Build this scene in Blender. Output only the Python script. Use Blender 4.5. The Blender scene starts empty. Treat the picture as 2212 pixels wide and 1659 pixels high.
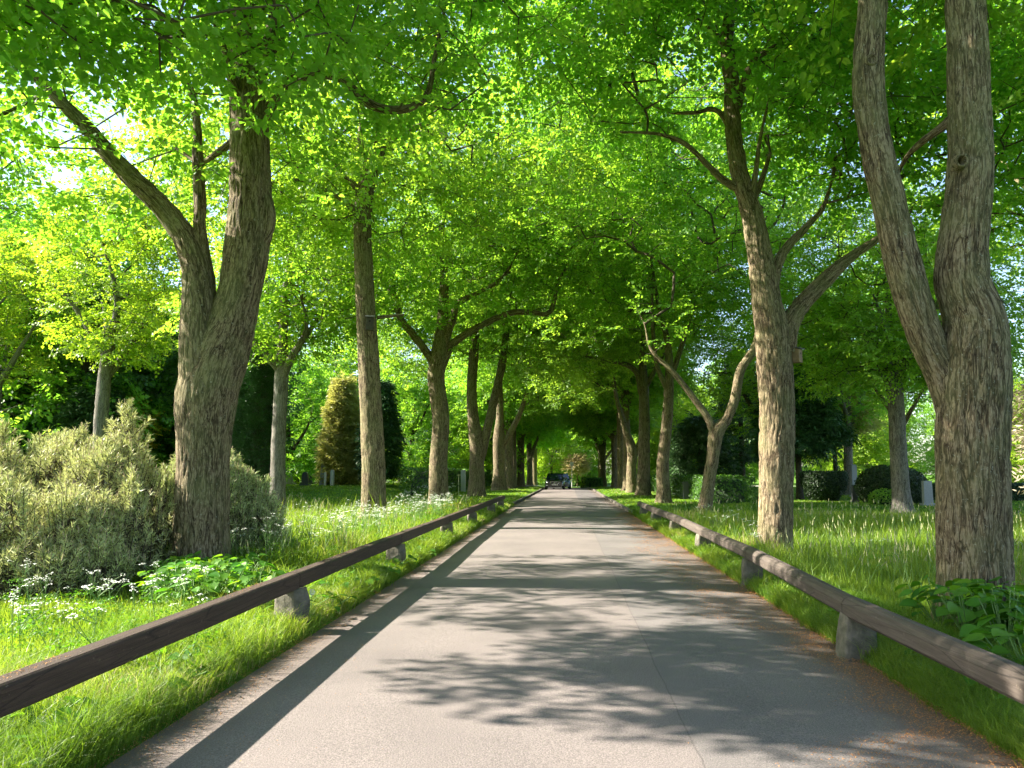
import bpy, math, random, time
import numpy as np
from mathutils import Vector, Matrix, Euler
T0 = time.time()
PI = math.pi
SC = bpy.context.scene
COL = SC.collection

# ------------------------------------------------------------------ camera, sky, sun, exposure
EYE = 1.55
cam_data = bpy.data.cameras.new('camera')
cam_data.sensor_width = 36.0
cam_data.lens = 27.03
cam_data.clip_start = 0.05
cam_data.clip_end = 3000
cam = bpy.data.objects.new('camera', cam_data)
cam.location = (0, 0, EYE)
cam.rotation_euler = (math.radians(90 + 6.57), 0, math.radians(4.0))
COL.objects.link(cam)
SC.camera = cam

SUN_EL = 33.5
SUN_AZ = 272.0      # degrees clockwise from +Y: from the left of the road
world = bpy.data.worlds.new('World')
SC.world = world
world.use_nodes = True
wn = world.node_tree
wn.nodes.clear()
sky = wn.nodes.new('ShaderNodeTexSky')
sky.sky_type = 'NISHITA'
sky.sun_disc = False
sky.sun_elevation = math.radians(SUN_EL)
sky.sun_rotation = math.radians(SUN_AZ)
sky.air_density = 1.0
sky.dust_density = 1.2
sky.ozone_density = 1.0
bg = wn.nodes.new('ShaderNodeBackground')
bg.inputs[1].default_value = 0.08
wo = wn.nodes.new('ShaderNodeOutputWorld')
wn.links.new(sky.outputs[0], bg.inputs[0])
wn.links.new(bg.outputs[0], wo.inputs[0])

az, el = math.radians(SUN_AZ), math.radians(SUN_EL)
to_sun = Vector((math.sin(az) * math.cos(el), math.cos(az) * math.cos(el), math.sin(el)))
sun_data = bpy.data.lights.new('sun', 'SUN')
sun_data.energy = 5.0
sun_data.angle = math.radians(0.53)
sun_data.color = (1.0, 0.93, 0.82)
sun = bpy.data.objects.new('sun', sun_data)
sun.rotation_euler = (-to_sun).to_track_quat('-Z', 'Y').to_euler()
sun.location = (-30, 0, 30)
COL.objects.link(sun)

SC.view_settings.view_transform = 'Standard'
SC.view_settings.look = 'None'
SC.view_settings.exposure = 2.4
SC.view_settings.gamma = 1.0
SC.view_settings.use_curve_mapping = False
SC.render.engine = 'CYCLES'
cy = SC.cycles
cy.max_bounces = 8
cy.diffuse_bounces = 5
cy.glossy_bounces = 2
cy.transmission_bounces = 6
cy.transparent_max_bounces = 4
cy.caustics_reflective = False
cy.caustics_refractive = False
cy.use_denoising = True
cy.use_adaptive_sampling = True
cy.adaptive_threshold = 0.02
cy.sample_clamp_indirect = 8.0

# ------------------------------------------------------------------ calibration: photograph (2212 wide) to metres
CR = Euler(cam.rotation_euler).to_matrix()
def at(px, py, Y):
    d = CR @ Vector(((px * 0.46293 - 512) / 769.0, -(py * 0.46293 - 384) / 769.0, -1.0))
    t = Y / d.y
    return np.array([d.x * t, Y, EYE + d.z * t])

def sm(a, b, x):
    t = np.clip((np.asarray(x, float) - a) / (b - a), 0, 1)
    return t * t * (3 - 2 * t)

# ------------------------------------------------------------------ numpy noise
def _hash(ix, iy, iz, seed):
    h = (ix.astype(np.int64) * 374761393 + iy.astype(np.int64) * 668265263 + iz.astype(np.int64) * 2147483647 + seed * 974634777) & 0xFFFFFFFF
    h = ((h ^ (h >> 13)) * 1274126177) & 0xFFFFFFFF
    h = ((h ^ (h >> 16)) * 2246822519) & 0xFFFFFFFF
    return ((h ^ (h >> 15)) & 0xFFFFFF) / float(0xFFFFFF)

def vnoise(p, seed=0):
    p = np.asarray(p, float)
    f = np.floor(p)
    t = p - f
    t = t * t * (3 - 2 * t)
    i = f.astype(np.int64)
    out = 0
    for dx in (0, 1):
        for dy in (0, 1):
            for dz in (0, 1):
                w = (t[:, 0] if dx else 1 - t[:, 0]) * (t[:, 1] if dy else 1 - t[:, 1]) * (t[:, 2] if dz else 1 - t[:, 2])
                out = out + w * _hash(i[:, 0] + dx, i[:, 1] + dy, i[:, 2] + dz, seed)
    return out

def ground_z(x, y):
    x = np.asarray(x, float); y = np.asarray(y, float)
    x, y = np.broadcast_arrays(x, y)
    off = sm(2.7, 4.2, np.abs(x))
    p = np.stack([x.ravel() * 0.23, y.ravel() * 0.23, x.ravel() * 0], 1)
    n = vnoise(p, 5).reshape(x.shape) - 0.5
    z = off * n * 0.16
    z = z + 0.45 * sm(9.5, 15, -x) * sm(18, 40, y)                       # lawn on the left lies higher
    z = z - 0.16 * np.exp(-((x + 8.3) / 1.6) ** 2) * sm(10, 16, y) * (1 - sm(38, 46, y))   # shallow ditch
    z = z + (0.10 * sm(2.42, 2.66, -x) - 0.07 * sm(3.2, 5.5, -x)) * (1 - sm(35.5, 37.5, y)) + 0.05 * sm(2.38, 2.55, x) * (1 - sm(28, 30, y))
    kl = sm(37.0, 38.5, y) * sm(2.6, 3.0, -x) * 0.10
    kr = sm(29.5, 31.0, y) * sm(2.5, 2.9, x) * 0.10
    z = z + kl + kr
    z = z - 0.0125 * np.clip(y - 70, 0, 60)
    return z
def gz(x, y): return float(ground_z(np.array([x]), np.array([y]))[0])

# ------------------------------------------------------------------ mesh collecting
class Geo:
    def __init__(s):
        s.V = []; s.F = []; s.nv = 0
    def add(s, verts, faces, mat=0, rnd=None, bk=None, smooth=True):
        """verts (n,3); faces (m,k) indices; rnd (m,) per face; bk (n,3)"""
        verts = np.asarray(verts, np.float32).reshape(-1, 3)
        faces = np.asarray(faces, np.int64)
        if len(faces) == 0: return
        if bk is None: bk = verts
        s.V.append((verts, np.asarray(bk, np.float32)))
        m = len(faces)
        if rnd is None: rnd = np.full(m, 0.5)
        s.F.append((faces + s.nv, np.full(m, mat), np.asarray(rnd, float), np.full(m, smooth)))
        s.nv += len(verts)
    def build(s, name, mats, parent=None, bark=False, loc=None):
        me = bpy.data.meshes.new(name)
        V = np.concatenate([v for v, b in s.V]); B = np.concatenate([b for v, b in s.V])
        me.vertices.add(len(V)); me.vertices.foreach_set('co', V.ravel())
        ls, lt, vi, mi, rn, smo = [], [], [], [], [], []
        for f, m, r, so in s.F:
            ls.append(np.full(len(f), f.shape[1])); vi.append(f.ravel()); mi.append(m); rn.append(r); smo.append(so)
        tot = np.concatenate(ls); start = np.concatenate([[0], np.cumsum(tot)[:-1]])
        vi = np.concatenate(vi)
        me.loops.add(len(vi)); me.loops.foreach_set('vertex_index', vi.astype(np.int32))
        me.polygons.add(len(tot)); me.polygons.foreach_set('loop_start', start.astype(np.int32))
        me.polygons.foreach_set('material_index', np.concatenate(mi).astype(np.int32))
        me.polygons.foreach_set('use_smooth', np.concatenate(smo).astype(bool))
        a = me.attributes.new('rnd', 'FLOAT', 'FACE'); a.data.foreach_set('value', np.concatenate(rn).astype(np.float32))
        if bark:
            b = me.attributes.new('bk', 'FLOAT_VECTOR', 'POINT'); b.data.foreach_set('vector', B.ravel())
        for m in (mats if isinstance(mats, (list, tuple)) else [mats]): me.materials.append(m)
        me.update(calc_edges=True)
        o = bpy.data.objects.new(name, me); COL.objects.link(o)
        if parent is not None: o.parent = parent
        if loc is not None: o.location = loc
        return o

def tag(o, label=None, cat=None, group=None, kind=None):
    if label: o['label'] = label
    if cat: o['category'] = cat
    if group: o['group'] = group
    if kind: o['kind'] = kind
    return o
def empty(name, loc, label, cat, group=None, rz=0.0):
    o = bpy.data.objects.new(name, None); COL.objects.link(o)
    o.location = loc; o.rotation_euler = (0, 0, rz)
    return tag(o, label, cat, group)
def dup(root, loc, rz, sc, label, group):
    r = root.copy(); COL.objects.link(r)
    r.location = loc; r.rotation_euler = (0, 0, rz); r.scale = (sc[0], sc[0], sc[1]) if isinstance(sc, tuple) else (sc, sc, sc)
    if label: r['label'] = label
    if group: r['group'] = group
    for ch in list(root.children):
        c = ch.copy(); COL.objects.link(c); c.parent = r
        for g in list(ch.children):
            d = g.copy(); COL.objects.link(d); d.parent = c
    return r

def box_vf(x0, x1, y0, y1, z0, z1):
    v = np.array([(x, y, z) for z in (z0, z1) for y in (y0, y1) for x in (x0, x1)], float)
    f = np.array([(0, 2, 3, 1), (4, 5, 7, 6), (0, 1, 5, 4), (2, 6, 7, 3), (0, 4, 6, 2), (1, 3, 7, 5)])
    return v, f

def bevel_obj(o, w=0.01, seg=2):
    m = o.modifiers.new('bevel', 'BEVEL'); m.width = w; m.segments = seg; m.limit_method = 'ANGLE'
    return o

# ------------------------------------------------------------------ materials
def new_mat(name):
    m = bpy.data.materials.new(name); m.use_nodes = True
    nt = m.node_tree; nt.nodes.clear()
    return m, nt, nt.nodes, nt.links
def N(nt, typ, **kw):
    n = nt.nodes.new(typ)
    for k, v in kw.items():
        if k.startswith('i_'):
            key = k[2:]; key = int(key) if key.isdigit() else key.replace('_', ' ')
            n.inputs[key].default_value = v
        else: setattr(n, k, v)
    return n
def ramp(nt, stops, src):
    r = nt.nodes.new('ShaderNodeValToRGB')
    el = r.color_ramp.elements
    while len(el) < len(stops): el.new(0.5)
    for e, (p, c) in zip(el, stops):
        e.position = p; e.color = (*c, 1) if len(c) == 3 else c
    nt.links.new(src, r.inputs[0]); return r

def leaf_mat(name, c_dark, c_light, t_dark, t_light, trans=0.5, gloss=0.35):
    m, nt, ns, L = new_mat(name)
    a = N(nt, 'ShaderNodeAttribute', attribute_name='rnd')
    oi = N(nt, 'ShaderNodeObjectInfo')
    r1 = ramp(nt, [(0, c_dark), (1, c_light)], a.outputs['Fac'])
    r2 = ramp(nt, [(0, t_dark), (1, t_light)], a.outputs['Fac'])
    hs = N(nt, 'ShaderNodeHueSaturation')
    mr = N(nt, 'ShaderNodeMapRange', i_3=0.485, i_4=0.512)
    L.new(oi.outputs['Random'], mr.inputs[0]); L.new(mr.outputs[0], hs.inputs['Hue']); L.new(r2.outputs[0], hs.inputs['Color'])
    hs2 = N(nt, 'ShaderNodeHueSaturation')
    L.new(mr.outputs[0], hs2.inputs['Hue']); L.new(r1.outputs[0], hs2.inputs['Color'])
    p = N(nt, 'ShaderNodeBsdfPrincipled', i_Roughness=0.45)
    p.inputs['Specular IOR Level'].default_value = gloss
    t = N(nt, 'ShaderNodeBsdfTranslucent')
    mx = N(nt, 'ShaderNodeMixShader', i_0=trans)
    o = N(nt, 'ShaderNodeOutputMaterial')
    L.new(hs2.outputs[0], p.inputs['Base Color']); L.new(hs.outputs[0], t.inputs[0])
    L.new(p.outputs[0], mx.inputs[1]); L.new(t.outputs[0], mx.inputs[2]); L.new(mx.outputs[0], o.inputs[0])
    return m

def bark_mat(name, dark, mid, light, green=0.35, scale=1.0):
    m, nt, ns, L = new_mat(name)
    a = N(nt, 'ShaderNodeAttribute', attribute_name='bk')
    def fiss(sx, sz, det, rough, off, lo, hi):
        mp = N(nt, 'ShaderNodeMapping'); mp.inputs['Scale'].default_value = (sx * scale, sx * scale, sz * scale); mp.inputs['Location'].default_value = (off, off, off)
        L.new(a.outputs['Vector'], mp.inputs[0])
        n = N(nt, 'ShaderNodeTexNoise', i_Scale=1.0, i_Detail=det, i_Roughness=rough, i_Distortion=0.5)
        L.new(mp.outputs[0], n.inputs['Vector'])
        s1 = N(nt, 'ShaderNodeMath', operation='SUBTRACT'); s1.inputs[1].default_value = 0.5; L.new(n.outputs[0], s1.inputs[0])
        s2 = N(nt, 'ShaderNodeMath', operation='ABSOLUTE'); L.new(s1.outputs[0], s2.inputs[0])
        m_ = N(nt, 'ShaderNodeMapRange', i_1=lo, i_2=hi); L.new(s2.outputs[0], m_.inputs[0])
        return m_.outputs[0]
    f1 = fiss(13, 1.7, 4.0, 0.55, 0.0, 0.0, 0.045)
    f2 = fiss(30, 4.5, 3.0, 0.6, 7.7, 0.0, 0.06)
    mn = N(nt, 'ShaderNodeMath', operation='MULTIPLY'); L.new(f1, mn.inputs[0])
    mq = N(nt, 'ShaderNodeMath', operation='MULTIPLY_ADD'); mq.inputs[1].default_value = 0.6; mq.inputs[2].default_value = 0.4; L.new(f2, mq.inputs[0]); L.new(mq.outputs[0], mn.inputs[1])
    mpf = N(nt, 'ShaderNodeMapping'); mpf.inputs['Scale'].default_value = (60 * scale, 60 * scale, 22 * scale); L.new(a.outputs['Vector'], mpf.inputs[0])
    fi = N(nt, 'ShaderNodeTexNoise', i_Scale=1.0, i_Detail=6.0, i_Roughness=0.7)
    L.new(mpf.outputs[0], fi.inputs['Vector'])
    big = N(nt, 'ShaderNodeTexNoise', i_Scale=2.2, i_Detail=4.0)
    L.new(a.outputs['Vector'], big.inputs['Vector'])
    mul = N(nt, 'ShaderNodeMath', operation='MULTIPLY_ADD'); mul.inputs[1].default_value = 0.6
    L.new(fi.outputs[0], mul.inputs[0])
    m2 = N(nt, 'ShaderNodeMath', operation='MULTIPLY'); m2.inputs[1].default_value = 0.45
    L.new(mn.outputs[0], m2.inputs[0]); L.new(m2.outputs[0], mul.inputs[2])
    cr = ramp(nt, [(0.26, dark), (0.66, mid), (0.98, light)], mul.outputs[0])
    gm = ramp(nt, [(0.42, (0, 0, 0)), (0.66, (1, 1, 1))], big.outputs[0])
    gf = N(nt, 'ShaderNodeMath', operation='MULTIPLY'); gf.inputs[1].default_value = green
    L.new(gm.outputs[0], gf.inputs[0])
    mix = N(nt, 'ShaderNodeMixRGB', blend_type='MIX'); mix.inputs[2].default_value = (0.16, 0.17, 0.07, 1)
    L.new(gf.outputs[0], mix.inputs[0]); L.new(cr.outputs[0], mix.inputs[1])
    # pale lichen flecks
    li = N(nt, 'ShaderNodeTexNoise', i_Scale=28.0, i_Detail=3.0, i_Roughness=0.7)
    L.new(a.outputs['Vector'], li.inputs['Vector'])
    lr = ramp(nt, [(0.62, (0, 0, 0)), (0.7, (0.55, 0.55, 0.55))], li.outputs[0])
    mix2 = N(nt, 'ShaderNodeMixRGB', blend_type='MIX'); mix2.inputs[2].default_value = (0.36, 0.36, 0.28, 1)
    L.new(lr.outputs[0], mix2.inputs[0]); L.new(mix.outputs[0], mix2.inputs[1])
    bp = N(nt, 'ShaderNodeBump', i_Strength=0.85, i_Distance=0.016)
    L.new(mul.outputs[0], bp.inputs['Height'])
    p = N(nt, 'ShaderNodeBsdfPrincipled', i_Roughness=0.9); p.inputs['Specular IOR Level'].default_value = 0.15
    o = N(nt, 'ShaderNodeOutputMaterial')
    L.new(mix2.outputs[0], p.inputs['Base Color']); L.new(bp.outputs[0], p.inputs['Normal']); L.new(p.outputs[0], o.inputs[0])
    return m

def simple_mat(name, col, rough=0.6, metal=0.0, noise=0.0, nscale=8.0, bump=0.0, spec=0.4, col2=None, coat=0.0, trans=0.0):
    m, nt, ns, L = new_mat(name)
    p = N(nt, 'ShaderNodeBsdfPrincipled', i_Roughness=rough, i_Metallic=metal)
    p.inputs['Specular IOR Level'].default_value = spec
    p.inputs['Coat Weight'].default_value = coat
    p.inputs['Transmission Weight'].default_value = trans
    o = N(nt, 'ShaderNodeOutputMaterial')
    tc = N(nt, 'ShaderNodeTexCoord')
    no = N(nt, 'ShaderNodeTexNoise', i_Scale=nscale, i_Detail=8.0, i_Roughness=0.65)
    L.new(tc.outputs['Object'], no.inputs['Vector'])
    c2 = col2 or tuple(c * (1 - noise) for c in col)
    r = ramp(nt, [(0.3, c2), (0.7, col)], no.outputs[0])
    L.new(r.outputs[0], p.inputs['Base Color'])
    if bump:
        b = N(nt, 'ShaderNodeBump', i_Strength=bump, i_Distance=0.02); L.new(no.outputs[0], b.inputs['Height']); L.new(b.outputs[0], p.inputs['Normal'])
    L.new(p.outputs[0], o.inputs[0])
    return m

M = {}
M['leaf'] = leaf_mat('linden_leaf', (0.080, 0.19, 0.028), (0.18, 0.33, 0.055), (0.18, 0.46, 0.022), (0.50, 0.76, 0.050), 0.55)
M['leaf_deep'] = leaf_mat('deep_leaf', (0.03, 0.09, 0.016), (0.06, 0.15, 0.025), (0.06, 0.22, 0.012), (0.14, 0.36, 0.025), 0.42)
M['leaf_gold'] = leaf_mat('golden_leaf', (0.22, 0.20, 0.02), (0.42, 0.36, 0.05), (0.30, 0.30, 0.02), (0.50, 0.42, 0.03), 0.35)
M['leaf_pale'] = leaf_mat('pale_leaf', (0.14, 0.23, 0.02), (0.26, 0.36, 0.045), (0.28, 0.54, 0.02), (0.54, 0.76, 0.035), 0.48)
M['leaf_dark'] = leaf_mat('dark_needle', (0.030, 0.075, 0.024), (0.075, 0.155, 0.045), (0.01, 0.04, 0.01), (0.02, 0.07, 0.015), 0.2, 0.25)
M['leaf_goldconifer'] = leaf_mat('golden_needle', (0.23, 0.26, 0.06), (0.55, 0.54, 0.17), (0.28, 0.33, 0.05), (0.58, 0.58, 0.13), 0.4)
M['leaf_blue'] = leaf_mat('blue_needle', (0.05, 0.11, 0.08), (0.10, 0.18, 0.13), (0.04, 0.10, 0.06), (0.08, 0.16, 0.09), 0.25)
M['leaf_red'] = leaf_mat('red_leaf', (0.10, 0.02, 0.015), (0.28, 0.07, 0.03), (0.22, 0.03, 0.02), (0.45, 0.12, 0.05), 0.45)
M['leaf_pink'] = leaf_mat('pink_leaf', (0.22, 0.24, 0.08), (0.50, 0.36, 0.22), (0.34, 0.36, 0.08), (0.6, 0.45, 0.22), 0.4)
M['leaf_yellow'] = leaf_mat('laburnum_leaf', (0.10, 0.18, 0.02), (0.70, 0.55, 0.02), (0.2, 0.3, 0.02), (0.8, 0.62, 0.02), 0.4)
M['needle'] = leaf_mat('mugo_needle', (0.38, 0.44, 0.18), (0.70, 0.72, 0.38), (0.22, 0.27, 0.08), (0.42, 0.46, 0.16), 0.35, 0.3)
M['candle'] = simple_mat('pine_candle', (0.42, 0.34, 0.20), 0.8, noise=0.3)
M['beige'] = leaf_mat('beige_twig', (0.30, 0.24, 0.16), (0.52, 0.45, 0.32), (0.3, 0.24, 0.12), (0.4, 0.34, 0.2), 0.25)
M['hedge'] = leaf_mat('hedge_leaf', (0.025, 0.07, 0.012), (0.08, 0.18, 0.025), (0.05, 0.16, 0.01), (0.14, 0.32, 0.02), 0.35)
M['yew'] = leaf_mat('yew_leaf', (0.012, 0.030, 0.010), (0.035, 0.075, 0.018), (0.02, 0.05, 0.01), (0.03, 0.08, 0.015), 0.2)
M['hosta'] = leaf_mat('broad_leaf', (0.035, 0.12, 0.012), (0.10, 0.24, 0.025), (0.10, 0.32, 0.01), (0.30, 0.52, 0.02), 0.4, 0.3)
M['grass'] = leaf_mat('grass_blade', (0.055, 0.125, 0.012), (0.20, 0.30, 0.035), (0.14, 0.30, 0.012), (0.42, 0.54, 0.03), 0.42, 0.3)
M['petal'] = simple_mat('white_petal', (0.75, 0.76, 0.68), 0.7)
M['lupin'] = simple_mat('lupin_petal', (0.30, 0.24, 0.62), 0.6)
M['buttercup'] = simple_mat('yellow_petal', (0.8, 0.6, 0.03), 0.5)
M['redpetal'] = simple_mat('red_petal', (0.6, 0.03, 0.02), 0.5)
M['bark'] = bark_mat('linden_bark', (0.018, 0.012, 0.007), (0.145, 0.108, 0.064), (0.40, 0.325, 0.215))
M['bark_grey'] = bark_mat('grey_bark', (0.04, 0.035, 0.03), (0.15, 0.135, 0.115), (0.30, 0.28, 0.25), 0.12)
M['bark_dark'] = bark_mat('dark_bark', (0.015, 0.012, 0.010), (0.055, 0.045, 0.035), (0.11, 0.09, 0.07), 0.2)
M['twig'] = simple_mat('twig_bark', (0.09, 0.07, 0.045), 0.9, noise=0.4)
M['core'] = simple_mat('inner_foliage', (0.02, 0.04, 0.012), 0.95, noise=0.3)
M['stone'] = simple_mat('weathered_stone', (0.17, 0.15, 0.115), 0.9, nscale=9, bump=1.0, col2=(0.055, 0.055, 0.032))
M['granite'] = simple_mat('grey_granite', (0.36, 0.38, 0.40), 0.55, nscale=40, bump=0.15, noise=0.35)
M['granite_dark'] = simple_mat('dark_granite', (0.09, 0.095, 0.10), 0.35, nscale=40, noise=0.4)
M['kerb'] = simple_mat('kerb_stone', (0.13, 0.115, 0.09), 0.9, nscale=9, bump=0.5, noise=0.5)

def wood_mat(name, dark, light, litter=0.0):
    m, nt, ns, L = new_mat(name)
    tc = N(nt, 'ShaderNodeTexCoord')
    mp = N(nt, 'ShaderNodeMapping'); mp.inputs['Scale'].default_value = (22, 1.2, 30)
    L.new(tc.outputs['Object'], mp.inputs[0])
    no = N(nt, 'ShaderNodeTexNoise', i_Scale=2.0, i_Detail=8.0, i_Roughness=0.7); L.new(mp.outputs[0], no.inputs['Vector'])
    r = ramp(nt, [(0.25, dark), (0.75, light)], no.outputs[0])
    # cracks
    mp2 = N(nt, 'ShaderNodeMapping'); mp2.inputs['Scale'].default_value = (7, 0.5, 9)
    L.new(tc.outputs['Object'], mp2.inputs[0])
    vo = N(nt, 'ShaderNodeTexVoronoi', feature='DISTANCE_TO_EDGE', i_Scale=1.4); L.new(mp2.outputs[0], vo.inputs['Vector'])
    rc = ramp(nt, [(0.0, (0.25, 0.25, 0.25)), (0.02, (1, 1, 1))], vo.outputs[0])
    mu = N(nt, 'ShaderNodeMixRGB', blend_type='MULTIPLY'); mu.inputs[0].default_value = 0.8
    L.new(r.outputs[0], mu.inputs[1]); L.new(rc.outputs[0], mu.inputs[2])
    # pale worn flecks
    n2 = N(nt, 'ShaderNodeTexNoise', i_Scale=18.0, i_Detail=5.0, i_Roughness=0.8); L.new(tc.outputs['Object'], n2.inputs['Vector'])
    r2 = ramp(nt, [(0.63, (0, 0, 0)), (0.70, (0.5, 0.5, 0.5))], n2.outputs[0])
    m2 = N(nt, 'ShaderNodeMixRGB', blend_type='MIX'); m2.inputs[2].default_value = (0.30, 0.24, 0.17, 1)
    L.new(r2.outputs[0], m2.inputs[0]); L.new(mu.outputs[0], m2.inputs[1])
    b = N(nt, 'ShaderNodeBump', i_Strength=0.6, i_Distance=0.008); L.new(no.outputs[0], b.inputs['Height'])
    p = N(nt, 'ShaderNodeBsdfPrincipled', i_Roughness=0.75); p.inputs['Specular IOR Level'].default_value = 0.3
    o = N(nt, 'ShaderNodeOutputMaterial')
    L.new(m2.outputs[0], p.inputs['Base Color']); L.new(b.outputs[0], p.inputs['Normal']); L.new(p.outputs[0], o.inputs[0])
    return m
M['rail'] = wood_mat('dark_rail_wood', (0.022, 0.014, 0.010), (0.075, 0.048, 0.034))
M['rail_grey'] = wood_mat('worn_rail_wood', (0.040, 0.031, 0.025), (0.115, 0.092, 0.075))

def ground_mat():
    m, nt, ns, L = new_mat('grass_ground')
    tc = N(nt, 'ShaderNodeTexCoord')
    n1 = N(nt, 'ShaderNodeTexNoise', i_Scale=0.35, i_Detail=6.0); L.new(tc.outputs['Object'], n1.inputs['Vector'])
    n2 = N(nt, 'ShaderNodeTexNoise', i_Scale=14.0, i_Detail=8.0, i_Roughness=0.75); L.new(tc.outputs['Object'], n2.inputs['Vector'])
    r1 = ramp(nt, [(0.3, (0.055, 0.14, 0.012)), (0.7, (0.12, 0.22, 0.02))], n1.outputs[0])
    r2 = ramp(nt, [(0.3, (0.45, 0.45, 0.4)), (0.7, (1.25, 1.25, 1.2))], n2.outputs[0])
    mu = N(nt, 'ShaderNodeMixRGB', blend_type='MULTIPLY'); mu.inputs[0].default_value = 1.0
    L.new(r1.outputs[0], mu.inputs[1]); L.new(r2.outputs[0], mu.inputs[2])
    b = N(nt, 'ShaderNodeBump', i_Strength=1.0, i_Distance=0.06); L.new(n2.outputs[0], b.inputs['Height'])
    p = N(nt, 'ShaderNodeBsdfPrincipled', i_Roughness=0.95); p.inputs['Specular IOR Level'].default_value = 0.1
    o = N(nt, 'ShaderNodeOutputMaterial')
    L.new(mu.outputs[0], p.inputs['Base Color']); L.new(b.outputs[0], p.inputs['Normal']); L.new(p.outputs[0], o.inputs[0])
    return m
M['ground'] = ground_mat()

def asphalt_mat():
    m, nt, ns, L = new_mat('old_asphalt')
    tc = N(nt, 'ShaderNodeTexCoord')
    sep = N(nt, 'ShaderNodeSeparateXYZ'); L.new(tc.outputs['Object'], sep.inputs[0])
    fine = N(nt, 'ShaderNodeTexNoise', i_Scale=120.0, i_Detail=4.0, i_Roughness=0.8); L.new(tc.outputs['Object'], fine.inputs['Vector'])
    vor = N(nt, 'ShaderNodeTexVoronoi', i_Scale=85.0); L.new(tc.outputs['Object'], vor.inputs['Vector'])
    big = N(nt, 'ShaderNodeTexNoise', i_Scale=0.7, i_Detail=5.0); L.new(tc.outputs['Object'], big.inputs['Vector'])
    def math_(op, a, b=None, c=None):
        n = N(nt, 'ShaderNodeMath', operation=op)
        for i, v in enumerate((a, b, c)):
            if v is None: continue
            if isinstance(v, (int, float)): n.inputs[i].default_value = v
            else: L.new(v, n.inputs[i])
        return n.outputs[0]
    wob = N(nt, 'ShaderNodeTexNoise', i_Scale=0.9, i_Detail=3.0); L.new(tc.outputs['Object'], wob.inputs['Vector'])
    xs = math_('ADD', sep.outputs[0], math_('MULTIPLY', math_('SUBTRACT', wob.outputs[0], 0.5), 0.06))
    ds = math_('SUBTRACT', xs, 0.70)
    side = N(nt, 'ShaderNodeMapRange', i_1=-0.02, i_2=0.02); L.new(ds, side.inputs[0])
    c1 = N(nt, 'ShaderNodeMixRGB'); c1.inputs[1].default_value = (0.160, 0.138, 0.128, 1); c1.inputs[2].default_value = (0.142, 0.128, 0.121, 1)
    L.new(side.outputs[0], c1.inputs[0])
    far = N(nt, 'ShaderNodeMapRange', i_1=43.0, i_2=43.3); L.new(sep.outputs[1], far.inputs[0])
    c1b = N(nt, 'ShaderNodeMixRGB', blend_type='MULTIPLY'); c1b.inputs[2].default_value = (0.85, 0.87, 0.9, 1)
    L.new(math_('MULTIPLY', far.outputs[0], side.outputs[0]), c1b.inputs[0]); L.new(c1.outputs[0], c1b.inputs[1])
    g = ramp(nt, [(0.36, (0.50, 0.50, 0.50)), (0.5, (0.95, 0.95, 0.95)), (0.64, (1.6, 1.58, 1.54))], fine.outputs[0])
    c2 = N(nt, 'ShaderNodeMixRGB', blend_type='MULTIPLY'); c2.inputs[0].default_value = 1
    L.new(c1b.outputs[0], c2.inputs[1]); L.new(g.outputs[0], c2.inputs[2])
    bg_ = ramp(nt, [(0.3, (0.80, 0.80, 0.80)), (0.7, (1.12, 1.11, 1.10))], big.outputs[0])
    c3 = N(nt, 'ShaderNodeMixRGB', blend_type='MULTIPLY'); c3.inputs[0].default_value = 1
    L.new(c2.outputs[0], c3.inputs[1]); L.new(bg_.outputs[0], c3.inputs[2])
    # brown dust of bud scales along both edges
    ax = math_('ABSOLUTE', math_('ADD', sep.outputs[0], 0.06))
    en = N(nt, 'ShaderNodeTexNoise', i_Scale=3.0, i_Detail=7.0, i_Roughness=0.75); L.new(tc.outputs['Object'], en.inputs['Vector'])
    edge = N(nt, 'ShaderNodeMapRange', i_1=1.85, i_2=2.5); L.new(ax, edge.inputs[0])
    ef = math_('MULTIPLY', edge.outputs[0], math_('MULTIPLY', en.outputs[0], 1.5))
    efc = N(nt, 'ShaderNodeClamp'); L.new(ef, efc.inputs[0])
    c4 = N(nt, 'ShaderNodeMixRGB'); c4.inputs[2].default_value = (0.125, 0.088, 0.062, 1)
    L.new(efc.outputs[0], c4.inputs[0]); L.new(c3.outputs[0], c4.inputs[1])
    # joint between the two lanes
    jn = N(nt, 'ShaderNodeTexNoise', i_Scale=7.0, i_Detail=4.0); L.new(tc.outputs['Object'], jn.inputs['Vector'])
    jj = math_('ADD', ds, math_('MULTIPLY', math_('SUBTRACT', jn.outputs[0], 0.5), 0.02))
    jr = N(nt, 'ShaderNodeMapRange', i_1=0.002, i_2=0.008, i_3=0.70, i_4=1.0); L.new(math_('ABSOLUTE', jj), jr.inputs[0])
    c5 = N(nt, 'ShaderNodeMixRGB', blend_type='MULTIPLY'); c5.inputs[0].default_value = 1
    L.new(c4.outputs[0], c5.inputs[1]); L.new(jr.outputs[0], c5.inputs[2])
    h = math_('ADD', math_('MULTIPLY', fine.outputs[0], 0.7), math_('MULTIPLY', vor.outputs[0], 0.5))
    b = N(nt, 'ShaderNodeBump', i_Strength=0.4, i_Distance=0.006); L.new(h, b.inputs['Height'])
    p = N(nt, 'ShaderNodeBsdfPrincipled', i_Roughness=0.85); p.inputs['Specular IOR Level'].default_value = 0.25
    o = N(nt, 'ShaderNodeOutputMaterial')
    L.new(c5.outputs[0], p.inputs['Base Color']); L.new(b.outputs[0], p.inputs['Normal']); L.new(p.outputs[0], o.inputs[0])
    return m
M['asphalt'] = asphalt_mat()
M['gravel'] = simple_mat('pale_gravel', (0.46, 0.42, 0.36), 0.95, nscale=30, noise=0.3, bump=0.4)
print('materials', time.time() - T0)

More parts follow.
